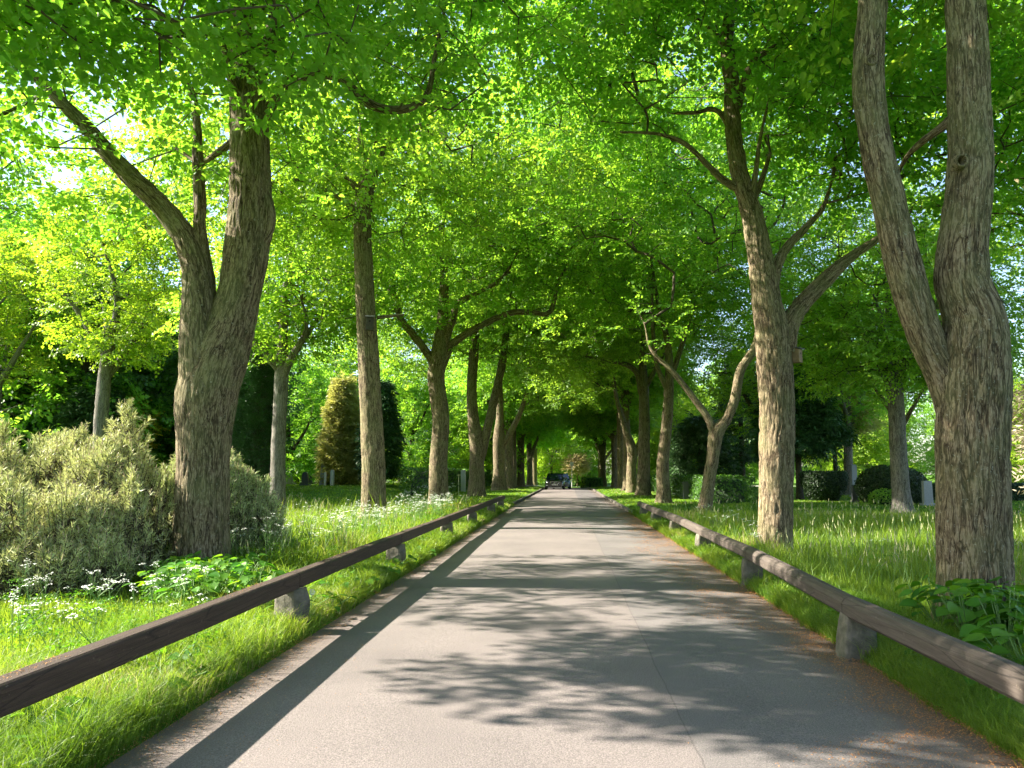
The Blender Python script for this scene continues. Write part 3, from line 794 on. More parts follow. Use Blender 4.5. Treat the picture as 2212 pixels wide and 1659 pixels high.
traced_tree('linden_tree', 26.5,
    [(1520, 1120, 33), (1530, 1050, 28), (1540, 985, 28), (1548, 935, 34), (1570, 905, 22), (1588, 860, 22), (1600, 800, 21), (1628, 755, 18), (1640, 700, 14), (1650, 620, 10), (1640, 500, 7)],
    [[(1545, 945, 22), (1530, 905, 18), (1500, 862, 16, .1), (1452, 802, 13, .2), (1420, 772, 9, .3), (1402, 745, 6, .4), (1392, 700, 4, .5), (1372, 660, 2, .7)]],
    [(5.0, 26.5, 13.0, 4.8, 5, 4.8), (1.0, 27, 13.4, 3.8, 5, 4.0), (3.0, 26.6, 6.6, 1.5, 1.4, 1.1)],
    850, 'thin linden split like a Y, leaning right beyond the sunflecked one', 8, seg=36, ds=0.1, amp=0.014, group=RROW)
traced_tree('linden_tree', 37.0,
    [(1434, 1092, 32), (1432, 1000, 27), (1442, 900, 25), (1446, 800, 20), (1442, 740, 15), (1430, 690, 11), (1412, 600, 8), (1400, 480, 5)],
    [[(1446, 850, 14), (1420, 790, 11, -.1), (1410, 700, 9, -.2), (1408, 600, 6, -.4)], [(1448, 820, 14), (1475, 740, 11, .2), (1500, 650, 8, .4)]],
    [(4.8, 37, 13.2, 5.0, 5.5, 5.0), (0.8, 37, 12.6, 4.2, 5.5, 5.0), (9.0, 37, 11.4, 4, 5, 5)],
    1250, 'pale sunlit linden with dark bands, next beyond the thin forked one, right row', 9, seg=36, ds=0.14, amp=0.018, group=RROW, scale=(0.95, 1.3))
traced_tree('linden_tree', 47.7,
    [(1390, 1078, 32), (1391, 1000, 27), (1392, 900, 24), (1390, 830, 22), (1388, 780, 17), (1392, 700, 12), (1388, 600, 8)],
    [[(1386, 850, 16), (1378, 810, 14), (1358, 790, 12), (1310, 778, 8), (1260, 770, 5)], [(1392, 840, 14), (1420, 790, 10), (1445, 740, 7)]],
    [(4.9, 48, 13.6, 5, 5.5, 5.2), (0.8, 48, 12.2, 4.4, 5.5, 5.4)],
    1250, 'dark straight linden trunk at the far end of the right rail', 10, seg=30, ds=0.18, amp=0.018, group=RROW, scale=(1.0, 1.4))
traced_tree('linden_tree', 0.4 + 55.0,
    [(1366, 1070, 28), (1364, 1010, 21), (1366, 975, 24), (1352, 930, 15), (1340, 890, 12), (1330, 850, 9), (1322, 780, 6)],
    [[(1370, 985, 16), (1384, 950, 13), (1392, 900, 10), (1400, 840, 7)]],
    [(4.9, 55, 13.6, 5, 5.5, 5.0), (0.8, 55, 11.8, 4.4, 5.5, 5.6)],
    1100, 'short forked linden trunk in the right row beside the dark straight one', 11, seg=24, ds=0.2, amp=0.018, group=RROW, scale=(1.0, 1.5))
print('avenue', time.time() - T0)

# ------------------------------------------------------------------ generic trees, built once each
def grow_tree(name, label, cat, trunk_h, trunk_r, forks, blobs, n, seed, sprays, leaf, bark='bark', loc=(0, 0, 0), group=None, scale=(0.9, 1.35), clump=0.40,
              seg=22, ds=0.22, lean=(0, 0), shell=0.45, step=0.6, trunk_top=None, amp=0.016):
    rg = np.random.default_rng(seed)
    loc = np.array(loc, float)
    root = empty(name, loc, label, cat, group)
    g = Geo(); skel = []
    top = np.array([lean[0], lean[1], trunk_h])
    zmax = max(b[2] + b[5] for b in blobs)
    tt = trunk_top or 0.80 * zmax
    P = [np.array([0, 0, -0.15]), np.array([0, 0, 0.15]), np.array([0, 0, 0.6]), top * 0.5 + rg.normal(0, 0.06, 3) * [1, 1, 0], top,
         np.array([top[0] + rg.normal(0, .3), top[1] + rg.normal(0, .3), (trunk_h + tt) / 2]), np.array([top[0] + rg.normal(0, .4), top[1] + rg.normal(0, .4), tt])]
    R = np.array([1.45, 1.15, 1.0, 0.9, 0.85, 0.40, 0.10]) * trunk_r
    pp, rr = tube(g, P, R, seg, min(ds, .12), amp, 0.05, seed, root=0.5)
    skel.append(pp[pp[:, 2] > trunk_h])
    for k in range(forks):
        a = 2 * PI * (k + rg.uniform(-.3, .3)) / forks + seed
        sp = rg.uniform(0.30, 0.75)
        ln = (tt - trunk_h) * rg.uniform(0.5, 0.8)
        z0 = trunk_h - rg.uniform(0.0, 0.5) + (0.5 * ln * (k / max(1, forks)) if forks > 3 else 0)
        d = np.array([math.cos(a), math.sin(a), 0])
        s0 = top * [1, 1, 0] + [0, 0, z0]
        L_ = [s0, s0 + d * ln * sp * .30 + [0, 0, ln * .22], s0 + d * ln * sp * .75 + [0, 0, ln * .6] + rg.normal(0, .15, 3), s0 + d * ln * sp * 1.2 + [0, 0, ln * .9] + rg.normal(0, .3, 3)]
        pp, rr = tube(g, L_, np.array([.62, .5, .3, .1]) * trunk_r, max(8, seg // 2), ds * 1.3, amp * .6, 0.05, seed + 20 + k)
        skel.append(pp[2:])
    g.build('trunk', M[bark], root, bark=True)
    sk = np.concatenate(skel)[::2]
    c = blob_points(rg, blobs, int(n * 1.6), clump - 0.03, seed=seed, shell=shell)
    crown_mesh('crown', root, sk, c, sprays, leaf, seed, np.zeros(3), r_tip=0.008, scale=scale, step=step)
    return root

# --- farther lindens of the two rows: three forms, copied
genA = grow_tree('linden_tree', 'left row linden', 'tree', 5.5, 0.42, 3, [(0, 0, 10.8, 5.9, 5.9, 5.0), (0, 0, 8.2, 5.6, 5.6, 2.4), (0, 0, 14, 4.4, 4.6, 4)], 1700, 31, SPR_BIG, 'leaf', group=LROW)
genB = grow_tree('linden_tree', 'left row linden', 'tree', 3.4, 0.42, 4, [(0, 0, 10.6, 5.9, 5.9, 5.0), (0, 0, 8.2, 5.6, 5.6, 2.4), (0, 0, 14, 4.4, 4.6, 4)], 1700, 32, SPR_BIG, 'leaf', group=LROW)
genC = grow_tree('linden_tree', 'right row linden', 'tree', 7.0, 0.36, 3, [(0, 0, 11.4, 5.9, 5.9, 5.0), (0, 0, 9.0, 5.6, 5.6, 2.2), (0, 0, 14, 4.4, 4.6, 4)], 1700, 33, SPR_BIG, 'leaf', group=RROW)
def place(first, used, x, y, rz, sc, label, group):
    z = gz(x, y) - 0.03
    if id(first) not in used:
        used[id(first)] = 1
        first.location = (x, y, z); first.rotation_euler = (0, 0, rz); first.scale = (sc, sc, sc)
        first['label'] = label; first['group'] = group
        return first
    return dup(first, (x, y, z), rz, sc, label, group)
used = {}
for (gen, x, y, rz, sc, lab) in [
    (genA, -5.30, 72, 0.4, 1.05, 'sunlit pale trunk nearest behind the dark shaded linden in the left row'),
    (genC, -5.35, 79, 1.9, 0.9, 'narrower linden trunk tucked between two pale ones in the left row'),
    (genA, -5.15, 88, 2.9, 1.1, 'pale mossy linden trunk left of the dark forked one in the left row'),
    (genB, -4.75, 101, 4.4, 1.0, 'dark linden forked like a cup, left row just left of the parked cars'),
    (genA, -4.70, 116, 5.2, 1.0, 'pale trunk half hidden by the dark forked linden beside the cars')]:
    place(gen, used, x, y, rz, sc, lab, LROW)
for (gen, x, y, rz, sc, lab) in [
    (genC, 4.75, 61, 0.9, 1.0, 'straight sunflecked linden trunk, nearer of a close pair in the right row'),
    (genC, 4.80, 68, 2.4, 1.05, 'straight linden trunk, farther of a close pair in the right row'),
    (genA, 4.75, 76, 3.6, 0.9, 'slim shaded linden trunk behind the close pair in the right row'),
    (genB, 4.35, 92, 1.2, 1.0, 'dark many-stemmed linden at the far end of the right row'),
    (genB, 4.9, 112, 5.9, 1.0, 'linden trunk beyond the dark hedge where the right row ends')]:
    place(gen, used, x, y, rz, sc, lab, RROW)

# linden whose trunk stands left of and behind the viewer; its boughs hang into the top left
grow_tree('linden_tree', 'linden outside the frame whose big near leaves hang into the top left corner', 'tree', 4.2, 0.42, 3,
          [(1.2, 6.8, 8.6, 4.0, 2.2, 3.2), (2.1, 5.0, 5.55, 2.7, 1.5, 1.40), (-1.2, 5.4, 6.4, 2.2, 1.8, 1.4), (-2.8, 6.4, 6.9, 2.4, 1.9, 1.3), (-2, -3.2, 9, 4, 3, 3.5)], 900, 41, SPR_HEX, 'leaf',
          loc=(-5.4, 0.3, 0), group=LROW, scale=(1.0, 1.4), step=0.4)

# --- trees on the lawns
LB = 'trees on the lawn left of the avenue'; RB = 'trees on the lawn right of the avenue'
def gtree(label, x, y, th, tr, forks, blobs, n, seed, leaf, sprays=None, **kw):
    return grow_tree(kw.pop('name', 'lawn_tree'), label, 'tree', th, tr, forks, blobs, n, seed, sprays or SPR_QUAD, leaf, loc=(x, y, gz(x, y) - 0.03), **kw)
gtree('pale sunlit maple with a grey trunk rising behind the pine shrub', -18.8, 30, 5.6, 0.31, 4,
      [(0, 0, 9.2, 2.9, 2.9, 3.4), (0.8, 0, 7.0, 2.6, 2.6, 1.4), (1.6, 0, 11, 3, 3, 3)], 520, 51, 'leaf_pale', name='maple_tree', bark='bark_grey', group=LB, clump=0.44)
gtree('grey trunked tree standing beside the dark columnar cypress', -10.25, 27, 5.4, 0.29, 3,
      [(0, 0, 9.6, 4.2, 4.0, 4.0), (-1, 0, 7.2, 3.6, 3, 1.9)], 620, 52, 'leaf', bark='bark_grey', group=LB, clump=0.42)
gtree('bright maple at the left edge, partly cut by the frame', -26.6, 34.0, 5.6, 0.3, 3, [(0, 0, 9.0, 3.6, 3.2, 3.6)], 520, 61, 'leaf_pale', name='maple_tree', bark='bark_grey', group=LB, clump=0.46)
gtree('large maple with the grey trunk in front of the ball shaped yew', 12.5, 30, 4.6, 0.34, 4,
      [(0, 0, 8.8, 5.2, 5.0, 4.4), (-2.5, -1, 6.3, 3.0, 3, 2.0), (2.6, 0, 6.4, 3.2, 3, 2.1)], 1150, 71, 'leaf', name='maple_tree', bark='bark_grey', group=RB, clump=0.40)
gtree('thin trunked tree right behind the large grey maple', 17.3, 41, 4.2, 0.22, 3,
      [(0, 0, 9.6, 4.6, 4.6, 4.6)], 620, 72, 'leaf', group=RB)
gtree('tree behind the bowl shaped clipped hedge', 17.8, 50, 4.0, 0.32, 3,
      [(0, 0, 9.4, 5, 5, 5.2)], 620, 73, 'leaf', group=RB, bark='bark_grey')
gtree('tall shady tree to the right of the biggest right hand trunk', 12.2, 17.5, 5.4, 0.32, 4,
      [(0, 0, 11.0, 4.6, 4.6, 4.8)], 900, 74, 'leaf', group=RB)
gtree('dark boughed tree with one bare crooked limb behind the right hedge', 11.3, 45, 3.6, 0.30, 4,
      [(0, 0, 8.8, 4.8, 4.8, 4.8)], 620, 75, 'leaf', group=RB, bark='bark_dark')

# --- far belts of trees, three forms copied many times
used = {}
belt = {}
belt['bright'] = grow_tree('distant_tree', 'x', 'tree', 2.6, 0.28, 4, [(0, 0, 6.6, 4.4, 4.2, 4.4), (1, 0, 9.5, 3, 3, 3), (0, 0, 2.4, 4.6, 4.2, 2.2)], 560, 81, SPR_BIG, 'leaf_pale', bark='bark_grey', scale=(1.0, 1.5), step=0.9)
belt['green'] = grow_tree('distant_tree', 'x', 'tree', 3.0, 0.32, 4, [(0, 0, 8.0, 5.0, 5.0, 5.4), (0, 1, 11.5, 3.5, 3.5, 3.6), (0, 0, 2.6, 5, 4.6, 2.4)], 620, 82, SPR_BIG, 'leaf', bark='bark_dark', scale=(1.0, 1.5), step=0.9)
belt['dark'] = grow_tree('distant_tree', 'x', 'tree', 1.8, 0.36, 4, [(0, 0, 7.2, 5.2, 5.0, 5.8), (0, 0, 3.6, 4.6, 4.6, 2.6)], 640, 83, SPR_BIG, 'leaf_deep', bark='bark_dark', scale=(1.1, 1.6), step=0.9)
BELT = [
    # dark mass behind the pine shrub
    ('dark', -27.5, 42, 1.05, 'dark green tree behind the pale maple', 'dark trees behind the pine shrub'),
    ('dark', -34.5, 44, 1.15, 'dark green tree behind the pale maple', 'dark trees behind the pine shrub'),
    ('dark', -22.0, 47, 1.0, 'dark green tree behind the pale maple', 'dark trees behind the pine shrub'),
    ('dark', -31, 56, 1.2, 'dark green tree behind the pale maple', 'dark trees behind the pine shrub'),
    ('dark', -42, 58, 1.2, 'dark green tree behind the pale maple', 'dark trees behind the pine shrub'),
    ('green', -27, 40.5, 1.25, 'tall green tree rising above the dark trees on the left', 'tall trees above the dark trees on the left'),
    ('green', -38, 47, 1.5, 'tall green tree rising above the dark trees on the left', 'tall trees above the dark trees on the left'),
    ('green', -45, 45, 1.6, 'tall green tree rising above the dark trees on the left', 'tall trees above the dark trees on the left'),
    ('green', -48, 76, 1.6, 'tall green tree rising above the dark trees on the left', 'tall trees above the dark trees on the left'),
    ('green', -52, 58, 1.7, 'tall green tree rising above the dark trees on the left', 'tall trees above the dark trees on the left'),
    ('green', -27, 90, 1.45, 'tall tree far behind the golden conifer', None),
    ('green', -24.5, 67, 0.85, 'mid green tree between the cypress and the golden conifer', None),
    ('green', -15.0, 74, 0.9, 'tree with a dark leaning trunk right of the golden conifer', None),
]
rr_ = random.Random(5)
FL, FR, FC = 'trees in the far line beyond the left lawn', 'trees in the far line beyond the right lawn', 'trees closing the far end of the avenue'
for k in range(13):
    y = 86 + 9 * (k % 3) + rr_.uniform(-3, 3); x = -10.5 - 5.6 * k + rr_.uniform(-1.5, 1.5)
    BELT.append((['bright', 'green', 'bright', 'green'][k % 4], x, y, rr_.uniform(0.85, 1.2), 'tree in the far line of trees beyond the left lawn', FL))
for k in range(13):
    y = 80 + 9 * (k % 3) + rr_.uniform(-3, 3); x = 10.5 + 5.4 * k + rr_.uniform(-1.5, 1.5)
    BELT.append((['bright', 'bright', 'green'][k % 3], x, y, rr_.uniform(0.85, 1.25), 'bright tree in the far line of trees beyond the right lawn', FR))
for k in range(9):
    y = 128 + 10 * (k % 3) + rr_.uniform(-3, 3); x = -16 + 4.6 * k + rr_.uniform(-1.0, 1.0)
    BELT.append((['bright', 'green', 'bright'][k % 3], x, y, rr_.uniform(0.9, 1.2), 'bright tree closing the far end of the avenue', FC))
for k in range(9):
    y = 158 + rr_.uniform(-6, 6); x = -76 + 19 * k + rr_.uniform(-4, 4)
    BELT.append(('green', x, y, rr_.uniform(1.4, 1.8), 'tall hazy tree in the last line of woodland', 'tall trees in the last line of woodland'))
for (kind, x, y, sc, lab, grp) in BELT:
    o = place(belt[kind], used, x, y, rr_.uniform(0, 6.28), sc, lab, grp or 'single trees on the left lawn')
print('generic', time.time() - T0)

# ------------------------------------------------------------------ conifers
def conifer(name, label, x, y, h, r, z0, leaf, seed, n, sprays, power=0.9, bark='bark_dark', tr=0.16, jag=0.25, group=None, cat='conifer', scale=(0.8, 1.3), up=-0.15):
    rg = np.random.default_rng(seed)
    loc = (x, y, gz(x, y) - 0.03)
    root = empty(name, loc, label, cat, group)
    g = Geo()
    tube(g, [(0, 0, -.1), (0, 0, .2), (0, 0, h * .5), (0, 0, h * .96)], [tr * 1.4, tr * 1.05, tr * .7, tr * .12], 14, 0.25, 0.008, 0.05, seed)
    g.build('trunk', M[bark], root, bark=True)
    g = Geo()
    t = rg.uniform(0, 1, n) ** 0.85
    a = rg.uniform(0, 2 * PI, n)
    z = z0 + (h - z0) * t
    prof = r * (1 - t ** 1.3) ** power * np.minimum(1, 0.55 + t * 3)
    # boughs: radius varies with angle and height in steps
    b = vnoise(np.stack([np.cos(a) * 2.2, np.sin(a) * 2.2, z * 1.6], 1) + seed, seed)
    rad = prof * (1 - jag + 2 * jag * (b - 0.3)) * rg.uniform(0.45, 1, n) ** 0.4
    c = np.stack([np.cos(a) * rad, np.sin(a) * rad, z - 0.12 * rad], 1)
    d = np.stack([np.cos(a), np.sin(a), np.full(n, up)], 1) + rg.normal(0, 0.3, (n, 3))
    inner = rg.uniform(0, 1, n) < 0.25
    prisms(g, np.stack([c[inner, 0] * 0, c[inner, 1] * 0, c[inner, 2] - rad[inner] * .15], 1), c[inner], np.full(inner.sum(), .022), np.full(inner.sum(), .006), 1, 4)
    add_sprays(g, c - d * 0.2, d, sprays, 0, rg, scale, 0.3)
    g.build('crown', [M[leaf], M['twig']], root)
    return root
conifer('golden_conifer', 'golden yellow conical conifer standing behind the upright gravestones on the left lawn', -18.0, 61, 8.4, 1.8, 0.1, 'leaf_goldconifer', 91, 1500, SPR_NEEDBIG, 0.8, up=0.3)
conifer('columnar_cypress', 'tall dark columnar cypress between the huge forked trunk and a grey trunk', -14.6, 35.5, 7.9, 1.25, 0.0, 'leaf_dark', 92, 1500, SPR_NEED, 0.35, jag=0.12, up=0.9, scale=(0.9, 1.4))
conifer('columnar_cypress', 'second dark cypress close behind the columnar one', -16.4, 40, 7.4, 1.3, 0.0, 'leaf_dark', 93, 1000, SPR_NEED, 0.35, jag=0.12, up=0.9, scale=(0.9, 1.4))
conifer('dark_conifer', 'dark spreading conifer above the bowl shaped hedge', 12.9, 44, 8.2, 2.7, 2.6, 'leaf_dark', 94, 1100, SPR_NEEDBIG, 0.75, jag=0.4, tr=0.2)
conifer('dark_conifer', 'low dark conifer behind the thin forked linden', 8.9, 52, 5.2, 2.6, 1.3, 'leaf_dark', 95, 520, SPR_NEEDBIG, 0.7, jag=0.4, tr=0.2)
conifer('dark_conifer', 'dark conifer just left of the sunflecked linden trunk, far back', 13.4, 60, 11, 2.6, 2.5, 'leaf_dark', 96, 560, SPR_NEEDBIG, 0.8, jag=0.35, tr=0.24)
conifer('golden_conifer', 'golden topped conifer to the right of the sunflecked linden trunk', 17.6, 52, 10.2, 2.6, 4.0, 'leaf_goldconifer', 97, 1100, SPR_NEEDBIG, 0.7, jag=0.35, up=0.2)
conifer('dark_conifer', 'dark evergreen at the right of the golden conifer, half hidden by a linden', -14.4, 59, 8.0, 1.5, 0.8, 'leaf_dark', 98, 900, SPR_NEEDBIG, 0.6, jag=0.25)
conifer('blue_conifer', 'bluish green rounded conifer above the left hedge', -15.2, 82, 5.6, 2.4, 0.2, 'leaf_blue', 99, 600, SPR_NEEDBIG, 0.5, jag=0.2)
for k, (x, y, h, r) in enumerate([(-30, 38, 6.4, 3.0), (-24.5, 38.5, 5.4, 2.4), (-35.5, 40, 6.0, 2.8)]):
    conifer('dark_conifer', ['widest dark yew tree in the shade behind the left pine shrub', 'lower dark yew tree in the shade right of the widest one', 'dark yew tree at the left edge behind the pine shrub'][k],
            x, y, h, r, 0.0, 'leaf_dark', 101 + k, 900, SPR_NEEDBIG, 0.5, jag=0.2, group='dark yew trees behind the pine shrub')

# laburnum in flower, weeping tree, red tree, small pinkish tree
gtree('yellow flowering laburnum in the shade behind the pine shrub', -25.2, 41.0, 1.6, 0.12, 4, [(0, 0, 3.9, 2.4, 2.2, 1.6), (1.0, -.5, 3.4, 1.9, 1.6, 1.2)], 260, 111, 'leaf_yellow', name='laburnum', clump=0.46)
gtree('pale green weeping tree far behind the upright gravestone', -31, 90, 2.0, 0.22, 4, [(0, 0, 3.4, 3.4, 3, 2.8)], 260, 112, 'leaf_pale', SPR_BIG, name='weeping_tree', bark='bark_dark')
gtree('red leaved tree far behind the grey trunk', -38.5, 88, 2.4, 0.25, 4, [(0, 0, 5.0, 2.6, 2.4, 1.8)], 200, 113, 'leaf_red', SPR_BIG, name='copper_tree')
gtree('small pinkish leaved tree beside the pole at the far end of the road', 1.6, 112, 1.6, 0.10, 3, [(0, 0, 3.4, 1.7, 1.5, 1.5)], 120, 114, 'leaf_pink', SPR_BIG, name='blossom_tree')
# beige twiggy weeping shrub at the right edge
o = gtree('beige dry looking weeping tree at the right edge of the view', 10.6, 15.6, 1.9, 0.10, 4, [(0, 0, 2.6, 1.7, 1.4, 1.2), (0, 0, 1.9, 1.6, 1.4, 0.8)], 420, 115, 'beige', SPR_NEED, name='weeping_tree', clump=0.3)

# ------------------------------------------------------------------ hedges
def hedge(name, label, x0, x1, y0, y1, h, leaf, seed, n, form='box', cat='hedge', size=0.075):
    rg = np.random.default_rng(seed)
    cx, cyy = (x0 + x1) / 2, (y0 + y1) / 2
    z = gz(cx, cyy)
    g = Geo()
    # surface samples on a parametric form, and a core inside it
    def surf(u, v):        # u angle 0..1, v height 0..1 -> point, normal
        a = u * 2 * PI
        if form == 'box':
            e = 0.18
            c, s = np.cos(a), np.sin(a)
            px = np.sign(c) * np.abs(c) ** e; py = np.sign(s) * np.abs(s) ** e
            k = 1 - 0.10 * v + 0.0 * v
        elif form == 'bowl':
            c, s = np.cos(a), np.sin(a); px = np.sign(c) * np.abs(c) ** .8; py = np.sign(s) * np.abs(s) ** .8
            k = 0.55 + 0.45 * np.sin(np.minimum(v * 1.25, 1) * PI / 2)
        else:
            c, s = np.cos(a), np.sin(a); px, py = c, s
            k = np.sqrt(np.clip(1 - ((v - 0.42) / 0.60) ** 2, 0.0, 1))
        return np.stack([px * k * (x1 - x0) / 2, py * k * (y1 - y0) / 2, v * h], -1)
    U, V = np.meshgrid(np.linspace(0, 1, 48, endpoint=False), np.linspace(0, 1, 10))
    co = surf(U.ravel(), V.ravel()) * [0.93, 0.93, 0.95]
    co += rg.normal(0, 0.015, co.shape)
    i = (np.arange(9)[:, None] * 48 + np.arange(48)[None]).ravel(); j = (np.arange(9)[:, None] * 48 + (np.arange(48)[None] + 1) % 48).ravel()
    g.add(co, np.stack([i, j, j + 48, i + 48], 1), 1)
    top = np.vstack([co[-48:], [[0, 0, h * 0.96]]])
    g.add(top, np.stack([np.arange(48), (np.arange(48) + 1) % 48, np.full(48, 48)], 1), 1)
    # leaves
    nt = int(n * (0.3 if form != 'ball' else 0.0))
    ns_ = n - nt
    if form == 'box':
        # even along the perimeter
        per = rg.uniform(0, 1, ns_) * 2 * ((x1 - x0) + (y1 - y0)); W, D = x1 - x0, y1 - y0
        px = np.where(per < W, per - W / 2, np.where(per < W + D, W / 2, np.where(per < 2 * W + D, W / 2 - (per - W - D), -W / 2)))
        py = np.where(per < W, -D / 2, np.where(per < W + D, per - W - D / 2, np.where(per < 2 * W + D, D / 2, D / 2 - (per - 2 * W - D))))
        v = rg.uniform(0, 1, ns_)
        p = np.stack([px * (1 - .1 * v), py, v * h], 1)
        nr = np.stack([np.where(np.abs(np.abs(px) - W / 2) < 1e-6, np.sign(px), 0), np.where(np.abs(np.abs(py) - D / 2) < 1e-6, np.sign(py), 0), np.full(ns_, .25)], 1)
    else:
        u = rg.uniform(0, 1, ns_); v = rg.uniform(0, 1, ns_)
        p = surf(u, v); nr = p - np.array([0, 0, h * .45]); 
    if nt:
        q = rg.uniform(-1, 1, (nt * 3, 2))
        if form == 'bowl': q = q[(q ** 2).sum(1) < 1]
        q = q[:nt]; nt = len(q)
        k = 0.90 if form == 'box' else 1.0
        pt = np.stack([q[:, 0] * (x1 - x0) / 2 * k, q[:, 1] * (y1 - y0) / 2, np.full(nt, h)], 1)
        p = np.vstack([p, pt]); nr = np.vstack([nr, np.tile([0, 0, 1.0], (nt, 1))])
    m = len(p)
    p = p + rg.normal(0, 0.03, p.shape) + (vnoise(p * 1.5 + seed, seed)[:, None] - .5) * 0.10 * nr / (np.linalg.norm(nr, axis=1)[:, None] + 1e-6)
    nr = nr / (np.linalg.norm(nr, axis=1)[:, None] + 1e-9) + rg.normal(0, 0.45, (m, 3))
    d = np.cross(nr, rg.normal(0, 1, (m, 3))) + nr * 0.3
    Mx = rot_from(d, nr)
    sz = rg.uniform(0.7, 1.3, m) * size
    W_ = np.einsum('lc,nck->nlk', LEAF4, Mx) * sz[:, None, None] + p[:, None, :]
    b = np.arange(m) * 4
    g.add(W_.reshape(-1, 3), np.stack([b, b + 1, b + 2, b + 3], 1), 0, rg.uniform(0, 1, m), smooth=False)
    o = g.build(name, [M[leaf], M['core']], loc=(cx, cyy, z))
    return tag(o, label, cat)
hedge('clipped_hedge', 'long clipped green hedge on the left, its near end sunlit beside the third linden', -10.1, -8.3, 46.5, 92, 1.62, 'hedge', 121, 15000, size=0.14)
hedge('clipped_hedge', 'leafy green hedge on the right behind the thin forked linden', 6.6, 8.4, 35, 62, 1.22, 'hedge', 122, 14000, size=0.11)
hedge('bowl_hedge', 'dark bowl shaped clipped yew with a flat top, right lawn', 12.05, 14.15, 39.5, 41.6, 1.42, 'yew', 123, 9000, 'bowl', size=0.08)
hedge('ball_hedge', 'big dark ball shaped clipped yew behind the grey maple trunk', 13.7, 16.75, 36, 39, 1.72, 'yew', 124, 12000, 'ball', size=0.08)
hedge('clipped_hedge', 'low dark hedge behind the grey gravestones on the right', 17.0, 24.0, 40.5, 41.6, 0.85, 'yew', 125, 6000, size=0.10)
hedge('clipped_hedge', 'pale yellow green hedge at the right edge beyond the biggest trunk', 24.5, 40, 44, 45.2, 0.95, 'leaf_pale', 126, 7000, size=0.13)
hedge('clipped_hedge', 'dark hedge on the right at the far end of the road', 2.3, 4.1, 88, 91, 1.0, 'hedge', 127, 2500, size=0.14)
hedge('round_shrub', 'round yellow green shrub left of the dark hedge at the far end of the road', 1.75, 2.75, 96.5, 97.6, 1.5, 'leaf_pale', 128, 1200, 'ball', 'shrub', size=0.14)
hedge('round_shrub', 'low leafy shrub beside the ball shaped yew', 13.3, 14.6, 34.6, 35.6, 0.62, 'leaf', 129, 1200, 'ball', 'shrub', size=0.10)
print('hedges', time.time() - T0)

